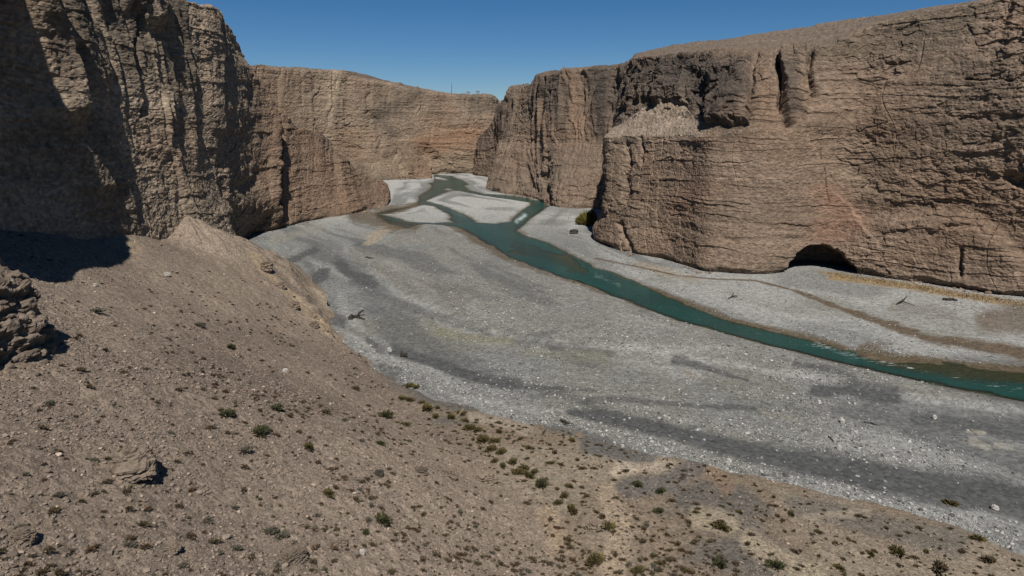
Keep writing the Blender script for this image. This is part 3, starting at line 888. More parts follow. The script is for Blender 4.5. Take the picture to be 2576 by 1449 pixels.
# wet brown fringe and bed of the river
wet = sstep(-1.3, .1, sdn + .8 * fbm(X * .5, Y * .5, 0 * X, 2, 231))
c = mixc(c, np.array([0.087, 0.071, 0.050]), wet * .7)
c = mixc(c, np.array([0.051, 0.042, 0.027]), sstep(.2, 1.2, sdn))
foam_br = sstep(0, 40, band([(1300, 620), (1400, 650), (1470, 680)], 14, 10) * 60)
c = mixc(c, np.array([0.120, 0.081, 0.051]), foam_br * (sd > 0))
Zb = Zb + foam_br * (sd > 0) * .30
shallow = band([(2180, 880), (2280, 905), (2400, 925), (2576, 940)], 16, 22)
arm = np.maximum(band([(900, 540), (960, 555), (1010, 570), (1050, 575)], 20, 16), band([(950, 530), (1010, 522), (1050, 512)], 9, 7)) * .9
shallow = np.maximum(shallow, arm)
shallow = np.maximum(shallow, .8 * np.maximum(band([(1150, 578), (1200, 606), (1280, 650), (1360, 682), (1450, 712), (1520, 738)], 12, 7), band([(1640, 724), (1740, 765), (1850, 806), (2000, 842), (2130, 876)], 5, 8)))
c = mixc(c, np.array([0.075, 0.057, 0.035]), shallow * .9)
Zb = np.where(sd > 0, Zb + shallow * .33 * np.exp(-0 * X), Zb)
V = np.stack([X, Y, Zb], -1).reshape(-1, 3)
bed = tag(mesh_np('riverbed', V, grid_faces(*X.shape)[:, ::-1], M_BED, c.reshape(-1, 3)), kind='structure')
if bed.data.polygons[5000].normal.z < 0: bed.data.flip_normals()
BED = dict(X=X, Y=Y, Z=Zb, stones=stones, dry=sd < -.3, col=c)

# water surface
m, nt, bs, L = nodes('river_water')
N = nt.nodes.new
at = N('ShaderNodeAttribute'); at.attribute_name = 'depth'
fo = N('ShaderNodeAttribute'); fo.attribute_name = 'foam'
tc = N('ShaderNodeTexCoord')
mp = N('ShaderNodeMapping'); mp.inputs['Rotation'].default_value = (0, 0, math.radians(42)); mp.inputs['Scale'].default_value = (0.55, 2.4, 1)
L.new(tc.outputs['Object'], mp.inputs['Vector'])
wn = N('ShaderNodeTexNoise'); wn.inputs['Scale'].default_value = 1.2; wn.inputs['Detail'].default_value = 5; wn.inputs['Roughness'].default_value = .6
L.new(mp.outputs[0], wn.inputs['Vector'])
bp = N('ShaderNodeBump'); bp.inputs['Strength'].default_value = .9; bp.inputs['Distance'].default_value = .22
L.new(wn.outputs['Fac'], bp.inputs['Height'])
mpc = N('ShaderNodeMapping'); mpc.inputs['Scale'].default_value = (.08, .08, 1)
L.new(tc.outputs['Object'], mpc.inputs['Vector'])
cn = N('ShaderNodeTexNoise'); cn.inputs['Scale'].default_value = 1; cn.inputs['Detail'].default_value = 3
L.new(mpc.outputs[0], cn.inputs['Vector'])
cr = N('ShaderNodeValToRGB')
cr.color_ramp.elements[0].position = .3; cr.color_ramp.elements[0].color = (.003, .034, .032, 1)
cr.color_ramp.elements[1].position = .7; cr.color_ramp.elements[1].color = (.0045, .052, .045, 1)
L.new(cn.outputs['Fac'], cr.inputs[0])
bs.inputs['Roughness'].default_value = .12
bs.inputs['IOR'].default_value = 1.33
L.new(cr.outputs[0], bs.inputs['Base Color']); L.new(bp.outputs[0], bs.inputs['Normal'])
gl = N('ShaderNodeBsdfGlossy'); gl.inputs['Roughness'].default_value = .12; L.new(bp.outputs[0], gl.inputs['Normal'])
tr = N('ShaderNodeBsdfTransparent'); tr.inputs[0].default_value = (.62, .80, .70, 1)
fr = N('ShaderNodeFresnel'); fr.inputs['IOR'].default_value = 1.33; L.new(bp.outputs[0], fr.inputs['Normal'])
sh = N('ShaderNodeMixShader'); L.new(fr.outputs[0], sh.inputs[0]); L.new(tr.outputs[0], sh.inputs[1]); L.new(gl.outputs[0], sh.inputs[2])
mx = N('ShaderNodeMixShader'); L.new(at.outputs['Fac'], mx.inputs[0]); L.new(sh.outputs[0], mx.inputs[1]); L.new(bs.outputs[0], mx.inputs[2])
# broken water
fm = N('ShaderNodeMapping'); fm.inputs['Rotation'].default_value = (0, 0, math.radians(42)); fm.inputs['Scale'].default_value = (.6, 3.6, 1)
L.new(tc.outputs['Object'], fm.inputs['Vector'])
fn = N('ShaderNodeTexNoise'); fn.inputs['Scale'].default_value = 1.3; fn.inputs['Detail'].default_value = 6; fn.inputs['Roughness'].default_value = .7
L.new(fm.outputs[0], fn.inputs['Vector'])
fa = N('ShaderNodeMath'); fa.operation = 'MULTIPLY_ADD'; fa.inputs[1].default_value = .32; L.new(fo.outputs['Fac'], fa.inputs[0]); L.new(fn.outputs['Fac'], fa.inputs[2])
fmr = N('ShaderNodeMapRange'); fmr.inputs['From Min'].default_value = .80; fmr.inputs['From Max'].default_value = .93; L.new(fa.outputs[0], fmr.inputs['Value'])
df = N('ShaderNodeBsdfDiffuse'); df.inputs[0].default_value = (.50, .56, .54, 1)
mx2 = N('ShaderNodeMixShader'); L.new(fmr.outputs[0], mx2.inputs[0]); L.new(mx.outputs[0], mx2.inputs[1]); L.new(df.outputs[0], mx2.inputs[2])
L.new(mx2.outputs[0], nt.nodes['Material Output'].inputs[0])
M_WATER = m

dep = sstep(0.05, .34, np.where(sd > 0, wl - Zb, 0))
dep = dep * (1 - .75 * shallow)
foam = np.zeros_like(X)
for pts, w0, w1, st in [([(2050, 860), (2130, 885), (2220, 905), (2300, 922)], 16, 10, .85), ([(1300, 555), (1320, 540)], 10, 12, 1.1), ([(1500, 690), (1560, 715)], 14, 10, .75),
                        ([(1140, 530), (1170, 545)], 10, 8, .7), ([(1090, 505), (1130, 525)], 7, 7, .5), ([(2300, 925), (2576, 975)], 20, 26, .6),
                        ([(1450, 700), (1800, 810), (2050, 870)], 16, 16, .52), ([(1280, 630), (1400, 680)], 12, 12, .45)]:
    foam = np.maximum(foam, st * stroke(PXg, PYg, pts, w0, w1))
keep = (sd > -2.5)
wmask = np.stack([X, Y, np.full_like(X, wl)], -1).reshape(-1, 3)
ff = grid_faces(*X.shape, keep=keep)
Vw, ff, dw, fw = compact(wmask, ff, dep.reshape(-1), foam.reshape(-1))
wat = tag(mesh_np('river', Vw, ff[:, ::-1], M_WATER, attrs={'depth': dw, 'foam': fw}, smooth=True), kind='structure')
if wat.data.polygons[500].normal.z < 0: wat.data.flip_normals()

# ------------------------------------------------------------------ scree slope and sandy terrace
def talus_full(x, y):
    z, d, e = talus_z(x, y)
    on = sstep(0, 4, d)
    z = z + on * (.35 * fbm(x * .11, y * .11, 0 * x, 3, 240) + .10 * fbm(x * .7, y * .7, 0 * x, 3, 241) + .05 * vnoise(x * 2.6, y * 2.6, 0 * x, 242))
    z = z + (1 - on) * sstep(0, 3, e) * (.22 * fbm(x * .16, y * .16, 0 * x, 3, 243) + .05 * fbm(x * .9, y * .9, 0 * x, 3, 244))
    far = sstep(75, 95, y) * sstep(6, 1.5, d) * sstep(0, 1, d)
    z = z + far * .9 * fbm(x * .45, y * .45, 0 * x, 3, 245)
    return z, d, e


X, Y = polar(9, 260, 1000, -66, 66, 1000)
Zt, d, e = talus_full(X, Y)
px, py = proj(np.stack([X, Y, Zt], -1))
c = np.broadcast_to(TALUS, X.shape + (3,)).copy()
t1 = fbm(X * .07, Y * .07, 0 * X, 4, 250)
c = mixc(c, TALUS * .82, sstep(.0, .4, t1)); c = mixc(c, TALUS * 1.16, sstep(.0, .4, -t1))
ter = sstep(1.5, -1.5, d)
t2 = fbm(X * .13, Y * .13, 0 * X, 4, 251)
sandc = mixc(np.broadcast_to(SAND * .86, c.shape), np.array([0.180, 0.147, 0.108]), sstep(.05, .35, t2))
sandc = mixc(sandc, np.array([0.093, 0.084, 0.071]), sstep(.05, .4, -t2))
c = c * (1 - ter[..., None]) + sandc * ter[..., None]
jx = 14 * fbm(X * .2, Y * .2, 0 * X, 3, 252); jy = 9 * fbm(X * .2, Y * .2, 0 * X + 4, 3, 253)
for pts, w0, w1, colr, st in [
        ([(1560, 1180), (1620, 1160), (1700, 1190)], 20, 26, np.array([0.285, 0.237, 0.178]), .7), ([(1530, 1250), (1560, 1320), (1545, 1449)], 26, 34, np.array([0.245, 0.193, 0.134]), .7),
        ([(1480, 1120), (1560, 1140), (1640, 1150)], 24, 14, np.array([0.101, 0.094, 0.083]), .8), ([(1580, 1230), (1680, 1210), (1760, 1170)], 26, 20, np.array([0.104, 0.094, 0.083]), .8),
        ([(1880, 1360), (1960, 1410), (2050, 1449)], 24, 30, np.array([0.245, 0.203, 0.143]), .7), ([(1760, 1300), (1830, 1320)], 26, 26, np.array([0.237, 0.198, 0.138]), .6),
        ([(2000, 1270), (2200, 1320), (2400, 1370)], 26, 34, np.array([0.104, 0.094, 0.079]), .6), ([(2020, 1300), (2180, 1290)], 8, 12, np.array([0.230, 0.190, 0.143]), .5),
        ([(1790, 1185), (1830, 1230)], 16, 22, np.array([0.213, 0.131, 0.079]), .3), ([(1180, 1050), (1260, 1060), (1330, 1080)], 12, 14, np.array([0.237, 0.198, 0.151]), .6),
        ([(1370, 1290), (1400, 1370)], 20, 30, np.array([0.237, 0.178, 0.119]), .5), ([(640, 640), (760, 770), (830, 830)], 10, 12, np.array([0.223, 0.171, 0.114]), .6),
        ([(290, 600), (340, 620)], 22, 16, np.array([.23, .18, .12]), .5),
        ([(1440, 1085), (1380, 1075)], 10, 8, np.array([0.094, 0.094, 0.085]), .6), ([(0, 940), (110, 880)], 16, 10, np.array([0.206, 0.154, 0.103]), .5)]:
    c = mixc(c, colr, min(1, st * 1.35) * sstep(.15, .75, stroke(px + jx, py + jy, pts, w0 * 1.15, (w1 or w0) * 1.15)))
V = np.stack([X, Y, Zt], -1).reshape(-1, 3)
keep = (e > -2.2)
ff = grid_faces(*X.shape, keep=keep)
V2, ff, c2 = compact(V, ff, c.reshape(-1, 3))
tal = tag(mesh_np('talus_slope', V2, ff[:, ::-1], M_TALUS, c2), kind='structure')
if tal.data.polygons[5000].normal.z < 0: tal.data.flip_normals()


def hit_ground(px, py):
    """the point of the ground seen along a picture direction"""
    dx, dy, dz = ray(px, py)
    t = np.linspace(10, 330, 4000)
    x, y, z = dx * t, dy * t, CAMZ + dz * t
    zz, d, e = talus_full(x, y)
    g = np.where(e > -1, zz, 0)
    k = np.argmax(z <= np.maximum(g, -0.05))
    return np.array([x[k], y[k], np.maximum(g, -.02)[k]]), float(d[k]), float(e[k])


# knob of rock at the left edge, standing on the scree
k1, k2 = hit_ground(0, 950)[0], hit_ground(112, 872)[0]
kc = (k1 + k2) / 2
kn = np.array([-(k2 - k1)[1], (k2 - k1)[0], 0]); kn /= np.linalg.norm(kn)
if kn[0] > 0: kn = -kn
kc = kc + kn * 5.5
kc[2] = (k1[2] + k2[2]) / 2 - 1.0
tag(knob('rock_outcrop', tuple(kc), (5.6, 6.2, 7.4), 480, 320, 21, power=2.5, amp=.30, fq=2.4, colr=np.array([0.138, 0.108, 0.083])), kind='structure')

# ------------------------------------------------------------------ SCATTER
PHI = (1 + 5 ** .5) / 2
ICO_V = np.array([(-1, PHI, 0), (1, PHI, 0), (-1, -PHI, 0), (1, -PHI, 0), (0, -1, PHI), (0, 1, PHI), (0, -1, -PHI), (0, 1, -PHI), (PHI, 0, -1), (PHI, 0, 1),
                  (-PHI, 0, -1), (-PHI, 0, 1)]) / math.hypot(1, PHI)
ICO_F = np.array([(0, 11, 5), (0, 5, 1), (0, 1, 7), (0, 7, 10), (0, 10, 11), (1, 5, 9), (5, 11, 4), (11, 10, 2), (10, 7, 6), (7, 1, 8), (3, 9, 4), (3, 4, 2),
                  (3, 2, 6), (3, 6, 8), (3, 8, 9), (4, 9, 5), (2, 4, 11), (6, 2, 10), (8, 6, 7), (9, 8, 1)])


def stones_np(pos, size, col, rs):
    n = len(pos)
    V = np.broadcast_to(ICO_V, (n, 12, 3)) * (1 + rs.uniform(-.28, .28, (n, 12, 1)))
    V = V * (np.stack([rs.uniform(.75, 1.25, n), rs.uniform(.6, 1.0, n), rs.uniform(.35, .75, n)], 1) * (size * .5)[:, None])[:, None, :]
    tx = rs.uniform(-.4, .4, n); ty = rs.uniform(0, 2 * np.pi, n)
    y2 = V[..., 1] * np.cos(tx)[:, None] - V[..., 2] * np.sin(tx)[:, None]
    z2 = V[..., 1] * np.sin(tx)[:, None] + V[..., 2] * np.cos(tx)[:, None]
    x3 = V[..., 0] * np.cos(ty)[:, None] - y2 * np.sin(ty)[:, None]
    y3 = V[..., 0] * np.sin(ty)[:, None] + y2 * np.cos(ty)[:, None]
    V = np.stack([x3, y3, z2], -1) + pos[:, None, :]
    V[..., 2] += (size * .12)[:, None]
    Fc = (ICO_F[None] + (np.arange(n) * 12)[:, None, None]).reshape(-1, 3)
    return V.reshape(-1, 3), Fc, np.repeat(col, 12, axis=0)


rs = np.random.RandomState(11)


def polar_pts(n, r0, r1, a0, a1):
    r = np.exp(rs.uniform(math.log(r0), math.log(r1), n)); a = np.radians(rs.uniform(a0, a1, n))
    return r * np.sin(a), r * np.cos(a), r


def bed_lookup(x, y, key):
    r = np.hypot(x, y); a = np.degrees(np.arctan2(x, y))
    i = np.clip(np.rint((np.log(r) - math.log(24)) / (math.log(720) - math.log(24)) * 999), 0, 999).astype(int)
    j = np.clip(np.rint((a + 62) / 124 * 899), 0, 899).astype(int)
    return BED[key][i, j]


# --- gravel of the river bed
x, y, r = polar_pts(330000, 40, 260, -40, 40)
e = -side_of(x, y, EDGE)
px, py = proj(np.stack([x, y, 0 * x], -1))
den = .14 + .85 * sstep(0, .4, fbm(x * .12, y * .12, 0 * x, 3, 260))
edge_px = [(1000, 935), (1150, 985), (1300, 1040), (1440, 1075), (1560, 1100), (1700, 1140), (1900, 1190), (2100, 1228), (2300, 1278), (2450, 1330), (2600, 1400)]
rim_w = stroke(px, py, edge_px, 20, 34)
den = den + .9 * rim_w
den = den + .6 * stroke(px, py, [(1250, 960), (1450, 1000), (1700, 1065), (2000, 1120), (2400, 1180)], 30, 50)
den = den + .6 * stroke(px, py, [(690, 620), (740, 760), (860, 850), (960, 900)], 28, 22)
den = den + .5 * stroke(px, py, [(1060, 800), (1300, 830), (1500, 860), (1800, 880)], 22, 30)
den = den + .6 * stroke(px, py, [(2000, 830), (2150, 860), (2250, 880)], 22, 14)
st = bed_lookup(x, y, 'stones')
sd_ok = bed_lookup(x, y, 'dry')
u = rs.rand(len(x))
ok = (u < den * (.10 + .90 * st) * (sd_ok)) & (e < .6)
size = .085 * rs.rand(len(x)) ** -.42
size = np.minimum(size, .30 + .22 * rs.rand(len(x)) ** 3) 
ok &= (size > .75 * r / 683) & ((st > .3) | (size > .16))
x, y, r, size, rim_w = x[ok], y[ok], r[ok], size[ok], rim_w[ok]
z = bed_lookup(x, y, 'Z')
n = len(x)
g = rs.rand(n)
tone = np.where(g < .30, rs.uniform(.24, .36, n), np.where(g < .8, rs.uniform(.13, .24, n), rs.uniform(.05, .11, n)))
tone = tone * (1 + .08 * rim_w)
col = np.stack([tone, tone * rs.uniform(.95, 1.0, n), tone * rs.uniform(.86, .97, n)], 1)
Vs, Fs, Cs = stones_np(np.stack([x, y, z], 1), size, col, rs)
tag(mesh_np('river_gravel', Vs, Fs, M_STONE, Cs), 'pale grey river stones strewn in bands over the dry bed', 'gravel', kind='stuff')
N_GRAVEL = n

# --- fallen blocks along the feet of the walls
FEET = [[gp(640, 590), gp(722, 572), gp(815, 551), gp(908, 537), gp(980, 520)], [base_at(905, 372), base_at(1000, 380), base_at(1090, 389)], [base_at(1105, 424), base_at(1200, 426)],
        [gp(1224, 476), gp(1330, 497), gp(1380, 514), gp(1450, 527), gp(1495, 527)], [gp(1487, 603), gp(1540, 629), gp(1600, 643), gp(1680, 659), gp(1770, 687), gp(1860, 694)],
        [gp(2130, 685), gp(2300, 708), gp(2440, 729), gp(2576, 748)]]
PP, SS = [], []
for ft in FEET:
    ft = np.array(ft)[:, :2]
    L_ = np.concatenate([[0], np.cumsum(np.hypot(*np.diff(ft, axis=0).T))])
    n = int(L_[-1] * 5)
    t = rs.uniform(0, L_[-1], n)
    n_ = vnoise(t * .13, 0 * t, 0 * t + L_[-1], 265)
    t, = (t[rs.rand(n) < sstep(-.35, .5, n_)],)
    n = len(t)
    q = np.stack([np.interp(t, L_, ft[:, 0]), np.interp(t, L_, ft[:, 1])], 1)
    off = np.abs(rs.normal(0, 1.3, n)) - .4
    q = q * (1 - off / np.linalg.norm(q, axis=1))[:, None]
    PP.append(np.concatenate([q, bed_lookup(q[:, 0], q[:, 1], 'Z')[:, None]], 1)); SS.append(np.minimum(.18 * rs.rand(n) ** -.6, 1.3))
PP, SS = np.concatenate(PP), np.concatenate(SS)
Vs, Fs, Cs = stones_np(PP, SS, TAN[None] * rs.uniform(.7, 1.5, (len(PP), 1)), rs)
tag(mesh_np('fallen_rubble', Vs, Fs, M_STONE, Cs), 'brown fallen rubble along the feet of the cliffs', 'rubble', kind='stuff')

# --- rubble of the scree slope
x, y, r = polar_pts(620000, 17, 170, -46, 40)
zz, dd, ee = talus_full(x, y)
den = .30 + .7 * sstep(-.2, .4, fbm(x * .15, y * .15, 0 * x, 3, 262))
den = np.where(dd > 1, den, np.where(ee > .3, .10 + .5 * sstep(.15, .45, fbm(x * .2, y * .2, 0 * x, 2, 263)), 0))
size = .05 * rs.rand(len(x)) ** -.42
size = np.minimum(size, .22 + .2 * rs.rand(len(x)) ** 4)
ok = (rs.rand(len(x)) < den) & (size > .9 * r / 683) & (ee > .2)
x, y, zz, size, dd, r = x[ok], y[ok], zz[ok], size[ok], dd[ok], r[ok]
n = len(x)
g = rs.rand(n)
tone = np.where(g < .05, rs.uniform(1.4, 2.2, n), np.where(g < .7, rs.uniform(.85, 1.3, n), rs.uniform(.55, .85, n)))
col = TALUS[None] * tone[:, None] * np.array([1, 1.0, 1.03])
Vs, Fs, Cs = stones_np(np.stack([x, y, zz], 1), size, col, rs)
tag(mesh_np('scree_rubble', Vs, Fs, M_STONE, Cs), 'brown angular rubble covering the scree slope', 'rubble', kind='stuff')
print('STONES', N_GRAVEL, n)


# --- plants
def tuft_np(nb, rad, h, cols, seed, leaf=.05, spread=1.0, up=.25):
    """a mound of thin leaves and twigs growing from its middle"""
    q = np.random.RandomState(seed)
    a = q.uniform(0, 2 * np.pi, nb)
    el = np.arcsin(np.clip(q.uniform(up, 1.0, nb), 0, 1)) * 1.0
    el = np.clip(el + q.normal(0, .12, nb), .08, 1.55)
    ln = q.uniform(.55, 1.0, nb) * (.85 + .15 * q.rand(nb))
    lump = 1 + .35 * np.sin(a * 2 + seed) + .2 * np.sin(a * 5 + seed * 2)
    dirv = np.stack([np.cos(a) * np.cos(el) * rad * spread * lump, np.sin(a) * np.cos(el) * rad * spread * lump, np.sin(el) * h], 1)
    root = np.stack([np.cos(a), np.sin(a), 0 * a], 1) * rad * .35 * q.rand(nb, 1)
    st = q.uniform(.0, .55, nb)[:, None]
    p0 = root + dirv * st * .9
    p1 = root + dirv * ln[:, None]
    side = np.cross(dirv, q.normal(0, 1, (nb, 3)))
    side /= np.linalg.norm(side, axis=1, keepdims=True) + 1e-9
    w = leaf * q.uniform(.6, 1.3, nb)[:, None]
    mid = (p0 + p1) / 2 + q.normal(0, leaf * .5, (nb, 3))
    V = np.stack([p0, mid + side * w, p1, mid - side * w], 1)
    V[..., 2] = np.maximum(V[..., 2], -.02)
    Fc = (np.array([[0, 1, 2, 3]]) + (np.arange(nb) * 4)[:, None])
    cols = np.asarray(cols)
    c = cols[q.randint(0, len(cols), nb)] * q.uniform(.7, 1.3, (nb, 1))
    return V.reshape(-1, 3), Fc, np.repeat(c, 4, axis=0)


BROWN = [(.060, .044, .026), (.075, .055, .032), (.050, .038, .022), (.085, .066, .036)]
OLIVE = [(.072, .058, .020), (.052, .046, .018), (.095, .075, .026), (.060, .044, .020)]
GREEN = [(.040, .044, .020), (.052, .052, .022), (.034, .036, .018), (.062, .056, .026)]
GREY = [(.082, .074, .054), (.070, .066, .048), (.100, .088, .064), (.060, .056, .040)]
RUST = [(.085, .050, .028), (.070, .043, .024), (.060, .040, .024)]
PROTO = {}
for nm, cols, nb, leaf, h in [('brown', BROWN, 120, .075, .75), ('olive', OLIVE, 200, .055, .8), ('green', GREEN, 260, .055, .75), ('grey', GREY, 200, .045, .62), ('rust', RUST, 110, .07, .7)]:
    PROTO[nm] = []
    for k in range(3):
        v, f, c = tuft_np(nb, .5, h * .62, cols, 40 + k * 7 + len(nm), leaf=leaf)
        me = mesh_np('shrub' if nm in ('olive', 'green', 'grey') else 'dry_tuft', v, f, M_PLANT, c, link=False)
        PROTO[nm].append((me, v, f, c))
pl_rng = random.Random(5)


def plant(name, kind, pos, size, label, cat, group=None, hs=1.0):
    src = PROTO[kind][pl_rng.randrange(3)][0]
    o = src.copy()
    o.name = name
    COL.objects.link(o)
    o.location = (pos[0], pos[1], pos[2] - .02 * size)
    o.scale = (size, size * pl_rng.uniform(.8, 1.1), size * hs * pl_rng.uniform(.85, 1.15))
    o.rotation_euler = (0, 0, pl_rng.uniform(0, 6.28))
    return tag(o, label, cat, group)


# shrubs large enough to tell apart: picture point of the base, width in picture points
SHRUBS = [
    (570, 1046, 42, 'green', 'dark green spiky shrub on the scree slope, upper left of the two biggest green ones'),
    (655, 1092, 52, 'green', 'largest rounded dark green shrub alone on the middle of the scree slope'),
    (694, 1031, 36, 'green', 'small flat dark green shrub just above the largest green shrub of the slope'),
    (968, 1048, 40, 'green', 'bluish dark green shrub on the slope close to the line of olive bushes'),
    (776, 1129, 42, 'olive', 'yellowish olive shrub right of the largest green shrub on the slope'),
    (616, 1140, 44, 'grey', 'wispy grey green shrub below the largest green shrub of the slope'),
    (960, 1312, 54, 'green', 'big blackish green shrub standing alone low on the scree slope'),
    (676, 1340, 44, 'grey', 'grey thin twiggy shrub, left one of a pair near the bottom of the slope'),
    (708, 1352, 38, 'grey', 'grey thin twiggy shrub, right one of a pair near the bottom of the slope'),
    (824, 1244, 38, 'olive', 'brown olive shrub right of the leaning boulder on the slope'),
    (581, 876, 26, 'green', 'small dark shrub alone high on the scree slope'),
    (920, 1342, 24, 'green', 'little dark shrub lower left of the big blackish one'),
    (592, 1382, 30, 'grey', 'pale grey dead shrub near the bottom edge of the slope'),
    (520, 1310, 30, 'grey', 'low grey shrub between the leaning boulder and the twiggy pair'),
    (242, 786, 34, 'grey', 'flat dry grey shrub high on the slope near the shaded cliff'),
    (500, 820, 34, 'grey', 'flat dry brown grey shrub on the upper middle of the scree'),
    (1020, 1070, 26, 'olive', 'small brown olive shrub below the bluish one on the slope'),
    (955, 1118, 26, 'green', 'small olive green shrub in the middle of the lower scree'),
    (818, 1040, 28, 'brown', 'brown low shrub on the scree between green shrubs'),
    (893, 980, 24, 'brown', 'dark brown shrub on the slope near the edge of the gravel'),
    (1363, 1222, 42, 'green', 'large dark spiky bush at the lower end of the olive line'),
    (1440, 1288, 38, 'olive', 'dark dense bush on the sand below the olive line'),
    (1525, 1332, 44, 'olive', 'grey green mounded bush beside the small stone heap'),
    (1495, 1416, 52, 'olive', 'wide olive double bush on the sand near the bottom edge'),
    (1604, 1222, 30, 'green', 'round dark bush alone on grey sand, upper one of three'),
    (1662, 1238, 28, 'green', 'round dark bush on grey sand, middle one of three'),
    (1657, 1288, 26, 'green', 'round dark bush on grey sand, lower one of three'),
    (1690, 1262, 22, 'brown', 'small brown bush right of the three round dark ones'),
    (1813, 1330, 42, 'olive', 'yellow olive bush on a pale sand patch of the terrace'),
    (1950, 1426, 42, 'green', 'dark rounded bush beside the pale sand streak at the bottom'),
    (1810, 1422, 40, 'green', 'dark bush left of the pale sand streak at the bottom'),
    (2256, 1392, 38, 'olive', 'brown olive bush on the grey sand of the lower right terrace'),
    (2365, 1434, 44, 'brown', 'flat brown bush near the lower right edge of the terrace'),
    (2458, 1358, 30, 'olive', 'small olive bush close to the stones at the lower right'),
    (2486, 1412, 32, 'brown', 'dark brown bush nearest the lower right corner'),
    (2393, 1270, 30, 'olive', 'small olive bush at the edge of the white stones'),
    (1606, 1440, 34, 'olive', 'olive bush cut by the bottom edge below the sand track'),
    (1430, 1360, 26, 'brown', 'small dark bush on the slope foot beside the sand track'),
]
for (sx, sy, w, kind, lab) in SHRUBS:
    p, d_, e_ = hit_ground(sx, sy)
    dist = np.linalg.norm(p - np.array([0, 0, CAMZ]))
    plant('shrub', kind, p, w * dist / F, lab, 'shrub')
# the line of olive bushes along the foot of the scree
LINE = [(1030, 975, 26), (1048, 978, 22), (1010, 1004, 22), (1028, 1008, 26), (1075, 1032, 34), (1062, 1014, 18), (1096, 1050, 24), (1135, 1052, 26), (1158, 1044, 24), (1181, 1080, 30),
        (1202, 1085, 24), (1216, 1110, 34), (1246, 1112, 26), (1256, 1088, 20), (1236, 1132, 30), (1262, 1140, 30), (1245, 1162, 22), (1290, 1166, 26), (1305, 1192, 30),
        (1330, 1200, 32), (1344, 1190, 26), (1265, 1174, 24), (1318, 1180, 24), (1100, 1028, 18), (1170, 1060, 20), (1420, 1250, 26), (1432, 1225, 22), (1405, 1268, 22)]
for (sx, sy, w) in LINE:
    p, d_, e_ = hit_ground(sx, sy)
    dist = np.linalg.norm(p - np.array([0, 0, CAMZ]))
    plant('shrub', 'olive', p, w * dist / F * 1.1, 'olive brown bush in the close line along the foot of the scree slope', 'shrub', 'olive bushes along the foot of the scree')
SANDB = [(1385, 1166, 24), (1410, 1170, 18), (1440, 1110, 22), (1465, 1180, 20), (1495, 1180, 18), (1310, 1105, 20), (1330, 1128, 20), (1255, 1065, 18), (1395, 1140, 20), (1545, 1210, 14),
         (1575, 1186, 20), (1700, 1215, 14), (1750, 1290, 16), (1860, 1290, 18), (1880, 1370, 20), (1990, 1295, 22), (2060, 1340, 18), (2110, 1430, 24), (2160, 1300, 20), (2190, 1395, 22), (2230, 1330, 14),
         (2310, 1330, 16), (2330, 1390, 18), (2420, 1390, 18), (1500, 1290, 18), (1475, 1250, 20), (1385, 1310, 20), (1705, 1370, 22), (1730, 1440, 22), (1660, 1420, 18), (2000, 1390, 20)]
for (sx, sy, w) in SANDB:
    p, d_, e_ = hit_ground(sx, sy)
    dist = np.linalg.norm(p - np.array([0, 0, CAMZ]))
    plant('shrub', pl_rng.choice(['brown', 'olive']), p, w * dist / F, 'small brown bush scattered on the sandy terrace beside the gravel', 'shrub', 'small bushes on the sandy terrace', hs=.9)

# small dry tufts: the largest as things, the rest as ground cover
x, y, r = polar_pts(26000, 20, 150, -46, 42)
zz, dd, ee = talus_full(x, y)
px, py = proj(np.stack([x, y, zz], -1))
nz = fbm(x * .1, y * .1, 0 * x, 3, 270)
den = np.where(dd > 1, .17 + .6 * sstep(-.05, .4, nz), .30 + .6 * sstep(-.1, .3, nz)) * sstep(.5, 2, ee)
den = den * np.where((px < 330) & (py < 950), .4, 1) * np.where(py < 700, .3, 1)
size = .15 + .34 * rs.rand(len(x)) ** 2.4
ok = (rs.rand(len(x)) < den) & (px > -20) & (px < 2600) & (py < 1470) & (size > 1.9 * r / 683)
x, y, zz, r, size, dd, py, px = (a[ok] for a in (x, y, zz, r, size, dd, py, px))
order = np.argsort(-size / r)
big, rest = order[:235], order[235:]
for i in big:
    if dd[i] < 0.5:
        lab, grp = 'small dry brown tuft growing in the sand of the terrace beside the gravel', 'small dry tufts on the sandy terrace'
    elif py[i] > 1150:
        lab, grp = 'small dry brown tuft among rubble on the lower scree slope', 'small dry tufts on the lower scree'
    else:
        lab, grp = 'small dry brown tuft among rubble on the upper scree slope', 'small dry tufts on the upper scree'
    k = 'rust' if pl_rng.random() < .13 else ('grey' if pl_rng.random() < .15 else 'brown')
    plant('dry_tuft', k, (x[i], y[i], zz[i]), size[i] * 1.35, lab, 'tuft', grp, hs=.85)
VV, FF, CC, off = [], [], [], 0
for i in rest:
    _, v, f, c = PROTO['brown' if rs.rand() < .85 else 'rust'][rs.randint(3)]
    a = rs.uniform(0, 6.28); ca, sa = math.cos(a), math.sin(a)
    q = v * size[i] * 1.2
    VV.append(np.stack([q[:, 0] * ca - q[:, 1] * sa + x[i], q[:, 0] * sa + q[:, 1] * ca + y[i], q[:, 2] * .8 + zz[i]], 1))
    FF.append(f + off); CC.append(c); off += len(v)
tag(mesh_np('dry_ground_cover', np.concatenate(VV), np.concatenate(FF), M_PLANT, np.concatenate(CC)), 'tiny dry brown plants dotted over scree and sand', 'ground cover', kind='stuff')
print('TUFTS', len(big), len(rest))


